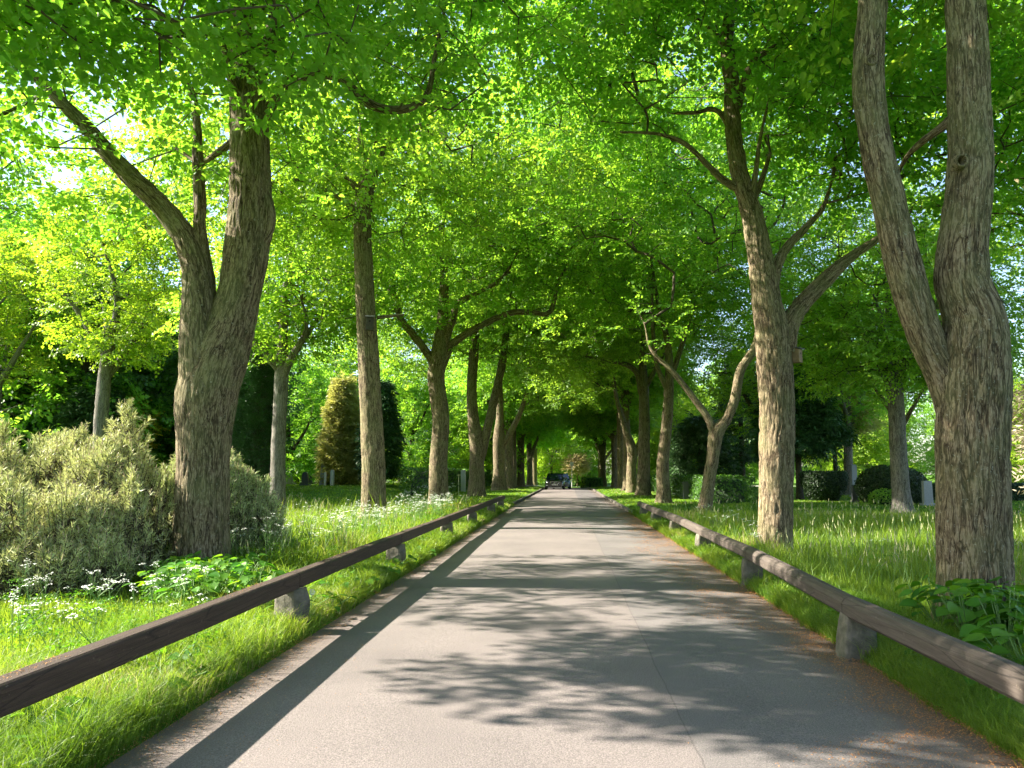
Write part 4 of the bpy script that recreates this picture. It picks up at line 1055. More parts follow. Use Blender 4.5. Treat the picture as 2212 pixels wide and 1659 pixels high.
# ------------------------------------------------------------------ mugo pine shrubs
def needle_shoot(seed, n=46, length=0.24):
    rg = np.random.default_rng(seed)
    t = rg.uniform(0.0, 1, n); a = rg.uniform(0, 2 * PI, n)
    pos = np.stack([np.zeros(n), np.zeros(n), t * length], 1)
    d = np.stack([np.cos(a), np.sin(a), 0.55 + 0.5 * t], 1)
    nr = rg.normal(0, 1, (n, 3))
    Mx = rot_from(d, nr)
    L_ = rg.uniform(0.05, 0.085, n)
    tri = np.array([(0, -.085, 0), (0, .085, 0), (1, 0, 0)])
    return np.einsum('lc,nck->nlk', tri, Mx) * L_[:, None, None] + pos[:, None, :]
SHOOTS = [needle_shoot(s) for s in range(5)]
def mugo(label, lobes, seed, n, core=True):
    """lobes: (x, y, z top, radius x, radius y)"""
    rg = np.random.default_rng(seed)
    g = Geo()
    cx = np.mean([l[0] for l in lobes]); cyy = np.mean([l[1] for l in lobes]); base = np.array([cx, cyy, gz(cx, cyy)])
    P, Dr = [], []
    tot = sum(l[2] * (l[3] + l[4]) for l in lobes)
    for l in lobes:
        m = int(n * l[2] * (l[3] + l[4]) / tot)
        a = rg.uniform(0, 2 * PI, m); v = rg.uniform(0, 1, m) ** 0.8
        k = (1 - v ** 2.2) ** 0.62 * rg.uniform(0.72, 1.03, m)
        k = k * (0.85 + 0.35 * (vnoise(np.stack([np.cos(a) * 2.5, np.sin(a) * 2.5, v * 5], 1) + seed, seed) - .2))
        p = np.stack([l[0] + np.cos(a) * k * l[3], l[1] + np.sin(a) * k * l[4], v * l[2]], 1)
        P.append(p); Dr.append(np.stack([np.cos(a) * (.55 * (1 - v)), np.sin(a) * (.55 * (1 - v)), np.full(m, 1.0)], 1) + rg.normal(0, .30, (m, 3)))
    P = np.concatenate(P) - base; Dr = np.concatenate(Dr); P[:, 2] += base[2]
    P[:, 2] = np.maximum(P[:, 2], 0.02)
    Dr /= np.linalg.norm(Dr, axis=1)[:, None]
    # local z along Dr
    x = np.cross(Dr, rg.normal(0, 1, Dr.shape)); x /= np.linalg.norm(x, axis=1)[:, None]
    Mx = np.stack([x, np.cross(Dr, x), Dr], 1)
    sc = rg.uniform(0.8, 1.35, len(P)); pick = rg.integers(0, 5, len(P)); cl = rg.uniform(0, 1, len(P))
    for k in range(5):
        i_ = np.where(pick == k)[0]
        W = np.einsum('lvi,nij->nlvj', SHOOTS[k], Mx[i_]) * sc[i_][:, None, None, None] + P[i_][:, None, None, :]
        nl = len(i_) * len(SHOOTS[k]); b = np.arange(nl) * 3
        g.add(W.reshape(-1, 3), np.stack([b, b + 1, b + 2], 1), 0, np.clip(np.repeat(cl[i_], len(SHOOTS[k])) * .6 + rg.uniform(0, .4, nl), 0, 1), smooth=False)
    # stems and pale candles
    prisms(g, P - Dr * 0.18, P + Dr * 0.24 * sc[:, None], np.full(len(P), .008), np.full(len(P), .005), 2, 4)
    cd = rg.uniform(0, 1, len(P)) < 0.75
    tipp = P + Dr * 0.22 * sc[:, None]
    prisms(g, tipp[cd], tipp[cd] + (Dr[cd] * .6 + [0, 0, .4]) * rg.uniform(.04, .11, cd.sum())[:, None], np.full(cd.sum(), .008), np.full(cd.sum(), .005), 1, 4)
    # dark woody inside
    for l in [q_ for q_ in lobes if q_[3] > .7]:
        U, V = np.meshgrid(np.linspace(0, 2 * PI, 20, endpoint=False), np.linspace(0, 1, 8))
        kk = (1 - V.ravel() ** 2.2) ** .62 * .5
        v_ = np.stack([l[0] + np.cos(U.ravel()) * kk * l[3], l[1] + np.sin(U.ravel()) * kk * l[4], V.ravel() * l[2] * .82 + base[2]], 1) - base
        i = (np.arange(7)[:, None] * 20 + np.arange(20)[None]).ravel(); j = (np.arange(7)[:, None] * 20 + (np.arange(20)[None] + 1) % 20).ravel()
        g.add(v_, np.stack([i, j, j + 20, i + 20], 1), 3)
    o = g.build('mugo_pine', [M['needle'], M['candle'], M['twig'], M['core']], loc=tuple(base))
    return tag(o, label, 'pine shrub', 'mugo pine shrubs beside the huge forked trunk')
rq = random.Random(3)
lobA = [(-10.2, 11.6, 1.75, 1.5, 1.3), (-8.9, 11.0, 1.85, 1.3, 1.2), (-7.7, 11.5, 1.85, 1.2, 1.2), (-6.7, 11.0, 1.85, 1.1, 1.2), (-7.9, 10.0, 1.35, 1.3, 1.0), (-9.3, 9.8, 1.3, 1.4, 1.0), (-6.6, 9.9, 1.15, .9, .8), (-8.6, 12.6, 2.0, 1.6, 1.2)]
# leaders that stand above the mass
lobA += [(-6.75, 11.4, 2.35, .42, .42), (-8.6, 11.2, 2.05, .34, .34), (-7.4, 11.3, 2.1, .36, .36), (-9.5, 11.3, 2.05, .35, .35), (-5.95, 10.2, 1.3, .36, .36), (-6.9, 9.2, 1.25, .4, .4), (-8.0, 9.2, 1.2, .4, .4)]
for k in range(46):
    l = lobA[rq.randrange(8)]; a = rq.uniform(-PI, 0.3); rr0 = rq.uniform(.55, 1.0)
    hh = l[2] * (1 - rr0 ** 2.4 * .75) + rq.uniform(.05, .25)
    lobA.append((l[0] + math.cos(a) * l[3] * rr0, l[1] + math.sin(a) * l[4] * rr0, hh, rq.uniform(.2, .34), rq.uniform(.2, .34)))
mugo('wide grey green pine shrub with upright pale shoots filling the lower left', lobA, 131, 6800)
mugo('taller pine shrub with a pointed top at the very left edge', [(-9.9, 12.2, 2.45, .75, .75), (-10.6, 12.4, 1.9, 1.0, 1.0)], 132, 1200)
mugo('pine shrub right of the huge forked trunk, darker on its road side', [(-6.1, 12.6, 1.75, 1.0, 1.0), (-5.6, 12.9, 1.45, .85, .8), (-6.3, 13.2, 1.9, 1.0, 1.0), (-5.1, 12.8, 1.0, .5, .5)], 133, 2000)
print('mugo', time.time() - T0)

# ------------------------------------------------------------------ rail fences
def rail_piece(g, A, B, w, h, seed, mat=0, wob=0.006, roundtop=0.02):
    """a squared timber between two points, chamfered, slightly uneven"""
    A, B = np.array(A, float), np.array(B, float)
    L_ = np.linalg.norm(B - A); n = max(3, int(L_ / 0.12))
    c = roundtop
    prof = np.array([(-w / 2, -h / 2 + c * .5), (-w / 2 + c * .5, -h / 2), (w / 2 - c * .5, -h / 2), (w / 2, -h / 2 + c * .5), (w / 2, h / 2 - c), (w / 2 - c * .4, h / 2 - c * .35), (w / 2 - c, h / 2),
                     (-w / 2 + c, h / 2), (-w / 2 + c * .4, h / 2 - c * .35), (-w / 2, h / 2 - c)])
    t = np.linspace(0, 1, n)
    V = []
    for i, tt in enumerate(t):
        p = A + (B - A) * tt
        nz = vnoise(np.stack([prof[:, 0] * 9 + seed, prof[:, 1] * 9, np.full(len(prof), tt * L_ * 2.5)], 1), seed) - .5
        nz2 = vnoise(np.stack([np.full(len(prof), seed * 1.3), prof[:, 1] * 3, np.full(len(prof), tt * L_ * .9)], 1), seed + 1) - .5
        k = 1 + nz * wob * 9 + nz2 * wob * 8
        V.append(np.stack([p[0] + prof[:, 0] * k, np.full(len(prof), p[1]), p[2] + prof[:, 1] * k], 1))
    V = np.concatenate(V); m = len(prof)
    i = (np.arange(n - 1)[:, None] * m + np.arange(m)[None]).ravel(); j = (np.arange(n - 1)[:, None] * m + (np.arange(m)[None] + 1) % m).ravel()
    g.add(V, np.stack([i, j, j + m, i + m], 1), mat, smooth=False)
    g.add(V[:m], np.array([list(range(m))[::-1]]), mat, smooth=False)
    g.add(V[-m:], np.array([list(range(m))]), mat, smooth=False)

def stone_post(parent, x, y, h, w, d, seed):
    g = Geo()
    nz_ = 13; rgn = np.random.default_rng(seed)
    U = np.linspace(0, 2 * PI, 28, endpoint=False)
    V = []
    for k in range(nz_):
        t = k / (nz_ - 1)
        s = 1.04 - 0.13 * t - (0.08 * (t - .85) / .15 if t > .85 else 0)
        c, sn = np.cos(U), np.sin(U)
        px = np.sign(c) * np.abs(c) ** .32 * w / 2 * s; py = np.sign(sn) * np.abs(sn) ** .32 * d / 2 * s
        V.append(np.stack([px, py, np.full(28, -0.15 + t * (h + .15))], 1))
    V = np.concatenate(V)
    nn = vnoise(V * 7 + seed, seed) - .5; n2 = vnoise(V * 22 + seed, seed + 3) - .5; n3 = vnoise(V * [3, 3, 5] + seed, seed + 5)
    V[:, :2] *= (1 + 0.15 * nn + 0.05 * n2 + 0.08 * (n3 - .5))[:, None]
    i = (np.arange(nz_ - 1)[:, None] * 28 + np.arange(28)[None]).ravel(); j = (np.arange(nz_ - 1)[:, None] * 28 + (np.arange(28)[None] + 1) % 28).ravel()
    g.add(V, np.stack([i, j, j + 28, i + 28], 1), 0, smooth=False)
    g.add(np.vstack([V[-28:], [[0, 0, h + .005]]]), np.stack([np.arange(28), (np.arange(28) + 1) % 28, np.full(28, 28)], 1), 0, smooth=False)
    o = g.build('post', M['stone'], parent)
    o.location = (x, y, 0)
    o.rotation_euler = (rgn.normal(0, .02), rgn.normal(0, .03), rgn.normal(0, .12))
    return o

fl = empty('rail_fence', (-2.92, 3.0, 0), 'low fence of dark squared rails on stone posts along the left side of the road', 'fence')
LP = [(-2.66, 2.2), (-2.68, 7.55), (-2.68, 12.2), (-2.70, 17.5), (-2.70, 22.2), (-2.69, 27.6), (-2.69, 31.7)]
for k, (x, y) in enumerate(LP):
    stone_post(fl, x + 2.92, y - 3.0, 0.425, 0.29, 0.26, 200 + k)
pts = [(-2.66, -1.0)] + LP[:-1] + [(-2.69, 33.2)]
for k in range(len(pts) - 1):
    (xa, ya), (xb, yb) = pts[k], pts[k + 1]
    jz = [0, .008, -.006, .01, -.004, .006, 0][k]; g = Geo(); rail_piece(g, (xa + 2.92 + jz, ya - 3.0 + (0.006 if k else 0), 0.502 + jz), (xb + 2.92 - jz, yb - 3.0 - 0.006, 0.502 - jz), 0.145, 0.152, 210 + k, roundtop=0.022)
    g.build('rail', M['rail'], fl)
fr = empty('rail_fence', (2.6, 3.0, 0), 'low fence of worn rounded rails on stone posts along the right side of the road', 'fence')
RP = [(2.38, 2.9), (2.39, 6.80), (2.51, 10.9), (2.60, 15.2), (2.64, 19.3), (2.62, 23.2), (2.62, 26.8)]
for k, (x, y) in enumerate(RP):
    stone_post(fr, x - 2.6, y - 3.0, 0.375, 0.285, 0.24, 230 + k)
pts = [(2.38, -1.0)] + RP[:-1] + [(2.62, 28.2)]
for k in range(len(pts) - 1):
    (xa, ya), (xb, yb) = pts[k], pts[k + 1]
    jz = [0, .010, -.008, .008, -.006, .006, 0, 0][k]; g = Geo(); rail_piece(g, (xa - 2.6 + jz, ya - 3.0 + (0.006 if k else 0), 0.445 + jz), (xb - 2.6 - jz, yb - 3.0 - 0.006, 0.445 - jz), 0.165, 0.165, 240 + k, roundtop=0.055)
    g.build('rail', M['rail_grey'], fr)

# ------------------------------------------------------------------ pruning scars and a knot hole on the near trunks
def knot(tree_label, px, py, Yf, rad, hole):
    root = [o for o in COL.objects if o.get('label') == tree_label][0]
    p = at(px, py, Yf) - np.array(root.location)
    g = Geo(); seg = 28; U = np.linspace(0, 2 * PI, seg, endpoint=False); rings = []
    for (rr1, dd) in ((1.45, .05), (1.2, -.012), (1.0, -.030), (.8, -.018), (.6, .0 if not hole else .03), (.3, -.006 if not hole else .09), (.02, -.008 if not hole else .12)):
        w = 1 + .10 * (vnoise(np.stack([np.cos(U) * 1.5, np.sin(U) * 1.5, np.full(seg, rad * 40)], 1), 7) - .5)
        rings.append(np.stack([np.cos(U) * rad * rr1 * w, np.full(seg, dd), np.sin(U) * rad * rr1 * w * 1.12], 1))
    V = np.concatenate(rings) + p; m = len(rings)
    i = (np.arange(m - 1)[:, None] * seg + np.arange(seg)[None]).ravel(); j = (np.arange(m - 1)[:, None] * seg + (np.arange(seg)[None] + 1) % seg).ravel()
    g.add(V, np.stack([i, j, j + seg, i + seg], 1), 0, bk=(V - p) * 1.3 + 3)
    g.build('branch_scar', M['bark'], root, bark=True)
HL = 'huge forked linden behind the near left rail, pine shrub on both sides of it'
HR = 'biggest linden trunk on the right, forked into two thick leaning stems beside the rail'
knot(HL, 436, 622, 10.78, .075, False)
knot(HR, 2076, 348, 7.98, .055, True)
knot(HR, 1882, 130, 8.05, .05, False)
# ------------------------------------------------------------------ nest boxes
def nest_box(label, loc, rz, mat):
    r = empty('nest_box', loc, label, 'nest box', rz=rz)
    g = Geo(); v, f = box_vf(-.085, .085, -.085, .085, -.15, .11); v[4:, 2] += np.array([0, 0, .04, .04]); g.add(v, f, smooth=False); bevel_obj(g.build('body', mat, r), .004)
    g = Geo(); v, f = box_vf(-.11, .11, -.13, .10, .113, .130); v[[2, 3, 6, 7], 2] += .055; g.add(v, f, smooth=False); g.build('roof', M['bark_roof'], r)
    g = Geo(); U = np.linspace(0, 2 * PI, 16, endpoint=False)
    ring = np.stack([np.cos(U) * .02, np.full(16, -.0875), np.sin(U) * .02 + .03], 1); g.add(ring, np.array([list(range(16))]), smooth=False); g.build('entrance_hole', M['black'], r)
    return r
M['bark_roof'] = simple_mat('grey_roofing', (0.10, 0.10, 0.10), 0.8, noise=.3)
M['black'] = simple_mat('black_hole', (0.008, 0.008, 0.008), 0.9)
M['box_dark'] = simple_mat('dark_box_wood', (0.06, 0.05, 0.045), 0.8, noise=.4, nscale=20)
M['box_tan'] = simple_mat('tan_box_wood', (0.26, 0.17, 0.09), 0.8, noise=.4, nscale=20)
p = at(799, 700, 21.25); nest_box('dark wooden nest box facing the road on the slender left linden', (p[0] + .03, 21.12, p[2]), 0.25, M['box_dark']).scale = (1.25, 1.1, 1.35)
p = at(1722, 768, 14.75); nest_box('tan wooden nest box on the right side of the sunflecked linden', (p[0] - .02, 14.72, p[2]), 0.9, M['box_tan']).scale = (.95, .95, .95)

# ------------------------------------------------------------------ gravestones, stakes, pole
def stone_slab(name, label, x, y, w, d, h, mat, top='flat', lean=0.0, base=True, rz=0.0, taper=0.85, group=None):
    r = empty(name, (x, y, gz(x, y) - 0.02), label, 'gravestone', group, rz)
    n = 12; prof = [(-w / 2, 0)]
    if top == 'round':
        for k in range(n + 1):
            a = PI - PI * k / n; prof.append((math.cos(a) * w / 2 * taper, h - w * .4 + math.sin(a) * w * .4))
    elif top == 'slant': prof += [(-w / 2 * taper, h * .985), (-w / 2 * taper * .6, h), (w / 2 * taper, h * .93)]
    else: prof += [(-w / 2 * taper, h), (w / 2 * taper, h)]
    prof.append((w / 2, 0)); m = len(prof)
    z0 = 0.14 if base else 0
    V = [(px, -d / 2, pz + z0) for px, pz in prof] + [(px, d / 2, pz + z0) for px, pz in prof]
    g = Geo(); g.add(V, np.array([list(range(m))]), smooth=False); g.add(V, np.array([[m + i for i in range(m)][::-1]]), smooth=False)
    g.add(V, np.array([[i, i + m, (i + 1) % m + m, (i + 1) % m] for i in range(m)]), smooth=False)
    o = g.build('slab', mat, r); bevel_obj(o, .012, 2); o.rotation_euler = (0, lean, 0)
    if base:
        g = Geo(); v, f = box_vf(-w * .75, w * .75, -d * .95, d * .95, -.05, .137); g.add(v, f, smooth=False); bevel_obj(g.build('plinth', mat, r), .01)
    return r
GG = 'gravestones on the lawns'
M['stone_white'] = simple_mat('pale_stone', (0.62, 0.60, 0.56), .8, noise=.2)
stone_slab('gravestone', 'tall pale grey leaning stone slab beside the golden conifer', -19.1, 60, .62, .34, 1.72, M['granite'], 'slant', 0.05, False, group=GG, taper=.8)
stone_slab('gravestone', 'thicker of two slim white stone posts in front of the golden conifer', -17.95, 58.5, .26, .26, 1.22, M['stone_white'], 'round', 0, False, taper=.95, group=GG)
stone_slab('gravestone', 'thinner of two slim white stone posts in front of the golden conifer', -18.55, 58.6, .15, .15, 1.05, M['stone_white'], 'flat', 0, False, taper=.95, group=GG)
stone_slab('gravestone', 'dark upright gravestone just left of the tall leaning slab', -20.6, 60, .55, .2, .95, M['granite_dark'], 'round', 0, True, group=GG)
stone_slab('gravestone', 'low dark gravestone between the dark upright one and the leaning slab', -19.9, 64, .4, .2, 1.1, M['granite_dark'], 'flat', 0, True, group=GG)
stone_slab('gravestone', 'rounded grey gravestone far back near the red leaved tree', -24.2, 66, .9, .25, 1.0, M['granite'], 'round', 0, True, group=GG)
stone_slab('gravestone', 'wide low dark gravestone right of the rounded grey one', -22.6, 66.5, .8, .25, .62, M['granite_dark'], 'flat', 0, True, group=GG)
stone_slab('gravestone', 'tall grey gravestone on a plinth right of the ball shaped yew', 15.6, 34.8, .38, .22, .95, M['granite'], 'flat', 0, True, group=GG, taper=.9)
stone_slab('gravestone', 'slim dark gravestone close to the biggest right hand trunk', 16.1, 33.6, .28, .2, .88, M['granite_dark'], 'flat', 0, False, group=GG, taper=.97)
stone_slab('gravestone', 'pale ornate headstone with a rounded top behind the low dark hedge', 21.7, 45, .55, .2, 1.55, M['stone_white'], 'round', 0, True, group=GG)
stone_slab('gravestone', 'small black gravestone with blue flowers beside the ball shaped yew', 13.75, 38.2, .24, .16, .72, M['granite_dark'], 'flat', 0, True, group=GG)
stone_slab('gravestone', 'tall grey pillar stone behind the small black gravestone', 16.4, 45.5, .32, .25, 1.75, M['granite'], 'round', 0, True, group=GG)
stone_slab('gravestone', 'dark stone pillar standing in front of the right hedge', 6.45, 42.5, .30, .2, 1.0, M['granite_dark'], 'flat', 0, False, group=GG, taper=.97)
stone_slab('gravestone', 'pale square stone pillar in front of the left hedge', -7.6, 57, .34, .3, 1.62, M['granite'], 'flat', 0, False, group=GG, taper=.97)
stone_slab('gravestone', 'small low headstone at the near end of the right hedge', 8.9, 35.0, .4, .2, .5, M['granite'], 'round', 0, False, group=GG)
g = Geo(); prisms(g, [(0, 0, -.1)], [(0, 0, 1.28)], [.022], [.02], 0, 8); prisms(g, [(-.14, 0, 1.28)], [(.14, 0, 1.28)], [.018], [.018], 0, 6)
M['stake'] = simple_mat('pale_stake', (0.42, 0.45, 0.25), .7)
tag(g.build('marker_stake', M['stake'], loc=(-6.9, 49.5, gz(-6.9, 49.5))), 'thin pale stake with a short crosspiece in the grass before the left hedge', 'stake')
g = Geo(); prisms(g, [(0, 0, 0)], [(0, 0, 3.4)], [.055], [.045], 0, 10)
M['pole'] = simple_mat('pole_paint', (0.55, 0.55, 0.5), .6)
r = empty('street_pole', (0.75, 103.6, gz(.75, 103.6)), 'slim pale pole at the far end of the road right of the cars', 'pole')
g.build('post', M['pole'], r); g = Geo(); v, f = box_vf(-.22, .22, -.02, .02, 2.9, 3.35); v[:, 1] -= .08; g.add(v, f, smooth=False); g.build('sign_plate', M['pole'], r)
r = empty('grey_box', (-0.1, 98, gz(-.1, 98) + .1), 'small grey cabinet far behind the parked cars', 'cabinet')
g = Geo(); v, f = box_vf(-.28, .28, -.2, .2, 0, .85); g.add(v, f, smooth=False); bevel_obj(g.build('body', M['granite'], r), .02)
g = Geo(); v, f = box_vf(-.31, .31, -.23, .23, .853, .91); g.add(v, f, smooth=False); g.build('lid', M['granite_dark'], r)

# ------------------------------------------------------------------ cars
M['glass'] = simple_mat('car_glass', (0.015, 0.03, 0.025), 0.05, spec=1.0)
M['paint_black'] = simple_mat('black_paint', (0.012, 0.013, 0.015), 0.18, coat=1.0, spec=.6)
M['paint_blue'] = simple_mat('teal_blue_paint', (0.03, 0.10, 0.13), 0.2, coat=1.0, spec=.6)
M['tyre'] = simple_mat('tyre_rubber', (0.015, 0.015, 0.015), 0.85)
M['rim'] = simple_mat('rim_alloy', (0.5, 0.5, 0.52), 0.3, metal=.9)
M['chrome'] = simple_mat('chrome', (0.75, 0.76, 0.78), 0.15, metal=1.0)
M['grille'] = simple_mat('black_grille', (0.01, 0.01, 0.01), 0.5)
M['plate'] = simple_mat('plate_white', (0.75, 0.75, 0.72), 0.5)
M['lampglass'] = simple_mat('lamp_glass', (0.22, 0.24, 0.26), 0.08, spec=.9)
M['ink'] = simple_mat('plate_ink', (0.02, 0.02, 0.02), 0.6)
def car(name, label, x, y, rz, paint, W=1.80, H=1.47, L=4.6, roof_light=False):
    """front faces -y (towards the viewer)"""
    r = empty(name, (x, y, gz(x, y) + 0.03), label, 'car', rz=rz)
    # lower body: stations along y with rounded sections
    st = [(0.00, .66, .24, .70), (.10, .80, .20, .76), (.30, .88, .17, .80), (.7, .90, .17, .86), (1.15, .90, .18, .93), (1.6, .90, .2, .97), (2.6, .90, .2, .98), (3.6, .90, .2, 1.0), (4.25, .87, .24, 1.0), (4.52, .80, .3, .95), (4.6, .70, .36, .85)]
    k = W / 1.8; ky = L / 4.6; kz = H / 1.47
    g = Geo(); V = []
    for (yy, hw, z0, z1) in st:
        hw *= k; z1 *= kz
        ring = [(-hw * .90, z0), (-hw * .985, z0 + .10), (-hw, z0 + (z1 - z0) * .5), (-hw * .97, z1 - .10), (-hw * .86, z1 - .02), (-hw * .4, z1 + .015), (0, z1 + .02), (hw * .4, z1 + .015), (hw * .86, z1 - .02), (hw * .97, z1 - .10), (hw, z0 + (z1 - z0) * .5), (hw * .985, z0 + .10), (hw * .90, z0)]
        V += [(a, yy * ky, b) for a, b in ring]
    m = 13; n = len(st)
    i = (np.arange(n - 1)[:, None] * m + np.arange(m)[None]).ravel(); j = (np.arange(n - 1)[:, None] * m + (np.arange(m)[None] + 1) % m).ravel()
    g.add(V, np.stack([i, i + m, j + m, j], 1), smooth=True)
    g.add(V[:m], np.array([list(range(m))]), smooth=False); g.add(V[-m:], np.array([list(range(m))[::-1]]), smooth=False)
    g.build('body', paint, r)
    # cabin: painted roof and pillars, glass
    zb, zt = .95 * kz, H
    def quadband(pts, name, mat):
        g = Geo(); g.add(pts, np.array([[0, 1, 2, 3]]), smooth=False); o = g.build(name, mat, r)
        so = o.modifiers.new('solid', 'SOLIDIFY'); so.thickness = .012; return o
    wb, wt = .80 * k, .60 * k
    cab = [(1.15, wb, zb), (1.95, wt, zt - .04), (2.3, wt, zt), (3.6, wt * .98, zt - .02), (4.35, wb * .9, zb)]
    roofV = []
    for (yy, hw, zz) in cab: roofV += [(-hw, yy * ky, zz), (-hw * .5, yy * ky, zz + .03), (hw * .5, yy * ky, zz + .03), (hw, yy * ky, zz)]
    g = Geo(); g.add(roofV[4:16], np.array([[a, a + 1, a + 5, a + 4] for a in (0, 1, 2, 4, 5, 6)]), smooth=True)
    for s in (0, 3):      # side pillars as strips
        pass
    g.build('roof', paint, r)
    P = np.array(roofV)
    quadband([P[0], P[3], P[7], P[4]], 'windscreen', M['glass'])
    quadband([P[12], P[15], P[19], P[16]], 'rear_window', M['glass'])
    for s, idx in ((-1, (0, 4, 8, 12, 16)), (1, (3, 7, 11, 15, 19))):
        a = P[list(idx)]
        g = Geo(); g.add(np.vstack([a]), np.array([[0, 1, 2, 3, 4]] if s > 0 else [[4, 3, 2, 1, 0]]), smooth=False); g.build('side_window', M['glass'], r)
        for pa, pb in ((a[0], a[1]), (a[1], a[2]), (a[3], a[4]), (a[1] * .45 + a[3] * .55, a[0] * .45 + a[4] * .55)):
            g = Geo(); prisms(g, [pa], [pb], [.035], [.03], 0, 6); g.build('pillar', paint, r)
        # mirror
        g = Geo(); v, f = box_vf(-.10, .10, -.06, .06, -.07, .07); g.add(v + [s * (wb + .17), 1.32 * ky, zb + .07], f, smooth=False); prisms(g, [(s * (wb + .0), 1.36 * ky, zb)], [(s * (wb + .14), 1.34 * ky, zb + .05)], [.025], [.025], 0, 6)
        bevel_obj(g.build('mirror', paint, r), .03, 3)
        # headlight
        g = Geo(); g.add([(s * .50 * k, .035, .66 * kz), (s * .79 * k, .16, .70 * kz), (s * .81 * k, .20, .82 * kz), (s * .60 * k, .08, .73 * kz)], np.array([[0, 1, 2, 3]] if s > 0 else [[3, 2, 1, 0]]), smooth=False)
        o = g.build('headlight', M['lampglass'], r); so = o.modifiers.new('solid', 'SOLIDIFY'); so.thickness = .05; so.offset = 0
        g = Geo(); g.add([(s * .62 * k, .0, .34), (s * .80 * k, .09, .34), (s * .80 * k, .09, .42), (s * .62 * k, .0, .42)], np.array([[0, 1, 2, 3]] if s > 0 else [[3, 2, 1, 0]]), smooth=False)
        o = g.build('fog_light', M['lampglass'], r); so = o.modifiers.new('solid', 'SOLIDIFY'); so.thickness = .05; so.offset = 0
    for s in (-1, 1):
        for yy in (.85, 3.65):
            w_ = empty('wheel_tmp', (0, 0, 0), None, None) if False else None
            g = Geo(); U = np.linspace(0, 2 * PI, 24, endpoint=False)
            sec = [(-.11, .26), (-.11, .30), (-.08, .325), (.08, .325), (.11, .30), (.11, .26)]
            V = np.concatenate([np.stack([np.full(24, a), np.cos(U) * b, np.sin(U) * b], 1) for a, b in sec])
            i = (np.arange(5)[:, None] * 24 + np.arange(24)[None]).ravel(); j = (np.arange(5)[:, None] * 24 + (np.arange(24)[None] + 1) % 24).ravel()
            g.add(V, np.stack([i, j, j + 24, i + 24], 1)); 
            wh = g.build('wheel', M['tyre'], r); wh.location = (s * .80 * k, yy * ky, .325)
            g = Geo(); ring = np.stack([np.full(24, s * .085), np.cos(U) * .26, np.sin(U) * .26], 1); g.add(np.vstack([ring, [[s * .05, 0, 0]]]), np.stack([np.arange(24), (np.arange(24) + 1) % 24, np.full(24, 24)], 1)); g.build('rim', M['rim'], wh)
    # grille with chrome frame and diagonal bar with a ring emblem
    g = Geo(); v, f = box_vf(-.40 * k, .40 * k, -.02, .02, .52, .68); v[:4, 0] *= .8; g.add(v, f, smooth=False); gr = g.build('grille', M['grille'], r)
    g = Geo(); prisms(g, [(-.42 * k, -.025, .69), (-.42 * k, -.025, .69), (.42 * k, -.025, .69)], [(.42 * k, -.025, .69), (-.32 * k, -.025, .51), (.32 * k, -.025, .51)], [.016, .01, .01], [.016, .01, .01], 0, 6)
    g.build('grille_frame', M['chrome'], gr)
    g = Geo(); prisms(g, [(-.20, -.03, .52)], [(.24, -.03, .68)], [.013], [.013], 0, 6)
    U = np.linspace(0, 2 * PI, 13); prisms(g, np.stack([np.cos(U[:-1]) * .055 + .01, np.full(12, -.035), np.sin(U[:-1]) * .055 + .60], 1), np.stack([np.cos(U[1:]) * .055 + .01, np.full(12, -.035), np.sin(U[1:]) * .055 + .60], 1), np.full(12, .011), np.full(12, .011), 0, 5)
    g.build('emblem', M['chrome'], gr)
    g = Geo(); v, f = box_vf(-.26, .26, -.045, -.02, .385, .495); g.add(v, f, smooth=False); pl = g.build('number_plate', M['plate'], r)
    g = Geo()
    for q in range(6):
        if q == 3: continue
        v, f = box_vf(-.19 + q * .068, -.145 + q * .068, -.049, -.0455, .41, .47); g.add(v, f, smooth=False)
    g.build('plate_mark', M['ink'], pl)
    g = Geo(); v, f = box_vf(-.55 * k, .55 * k, -.025, .03, .21, .33); g.add(v, f, smooth=False); g.build('lower_intake', M['grille'], r)
    g = Geo(); v, f = box_vf(-.62 * k, .62 * k, -.03, .03, .185, .205); g.add(v, f, smooth=False); g.build('bumper_lip', M['chrome'], r)
    return r
car('parked_car', 'black car with a chrome grille parked facing the viewer far down the road', -1.03, 70, 0.0, M['paint_black'])
car('parked_car', 'teal blue car half hidden behind the black one', -0.42, 75.6, 0.03, M['paint_blue'], 1.78, 1.52, 4.2)
print('objects', time.time() - T0)

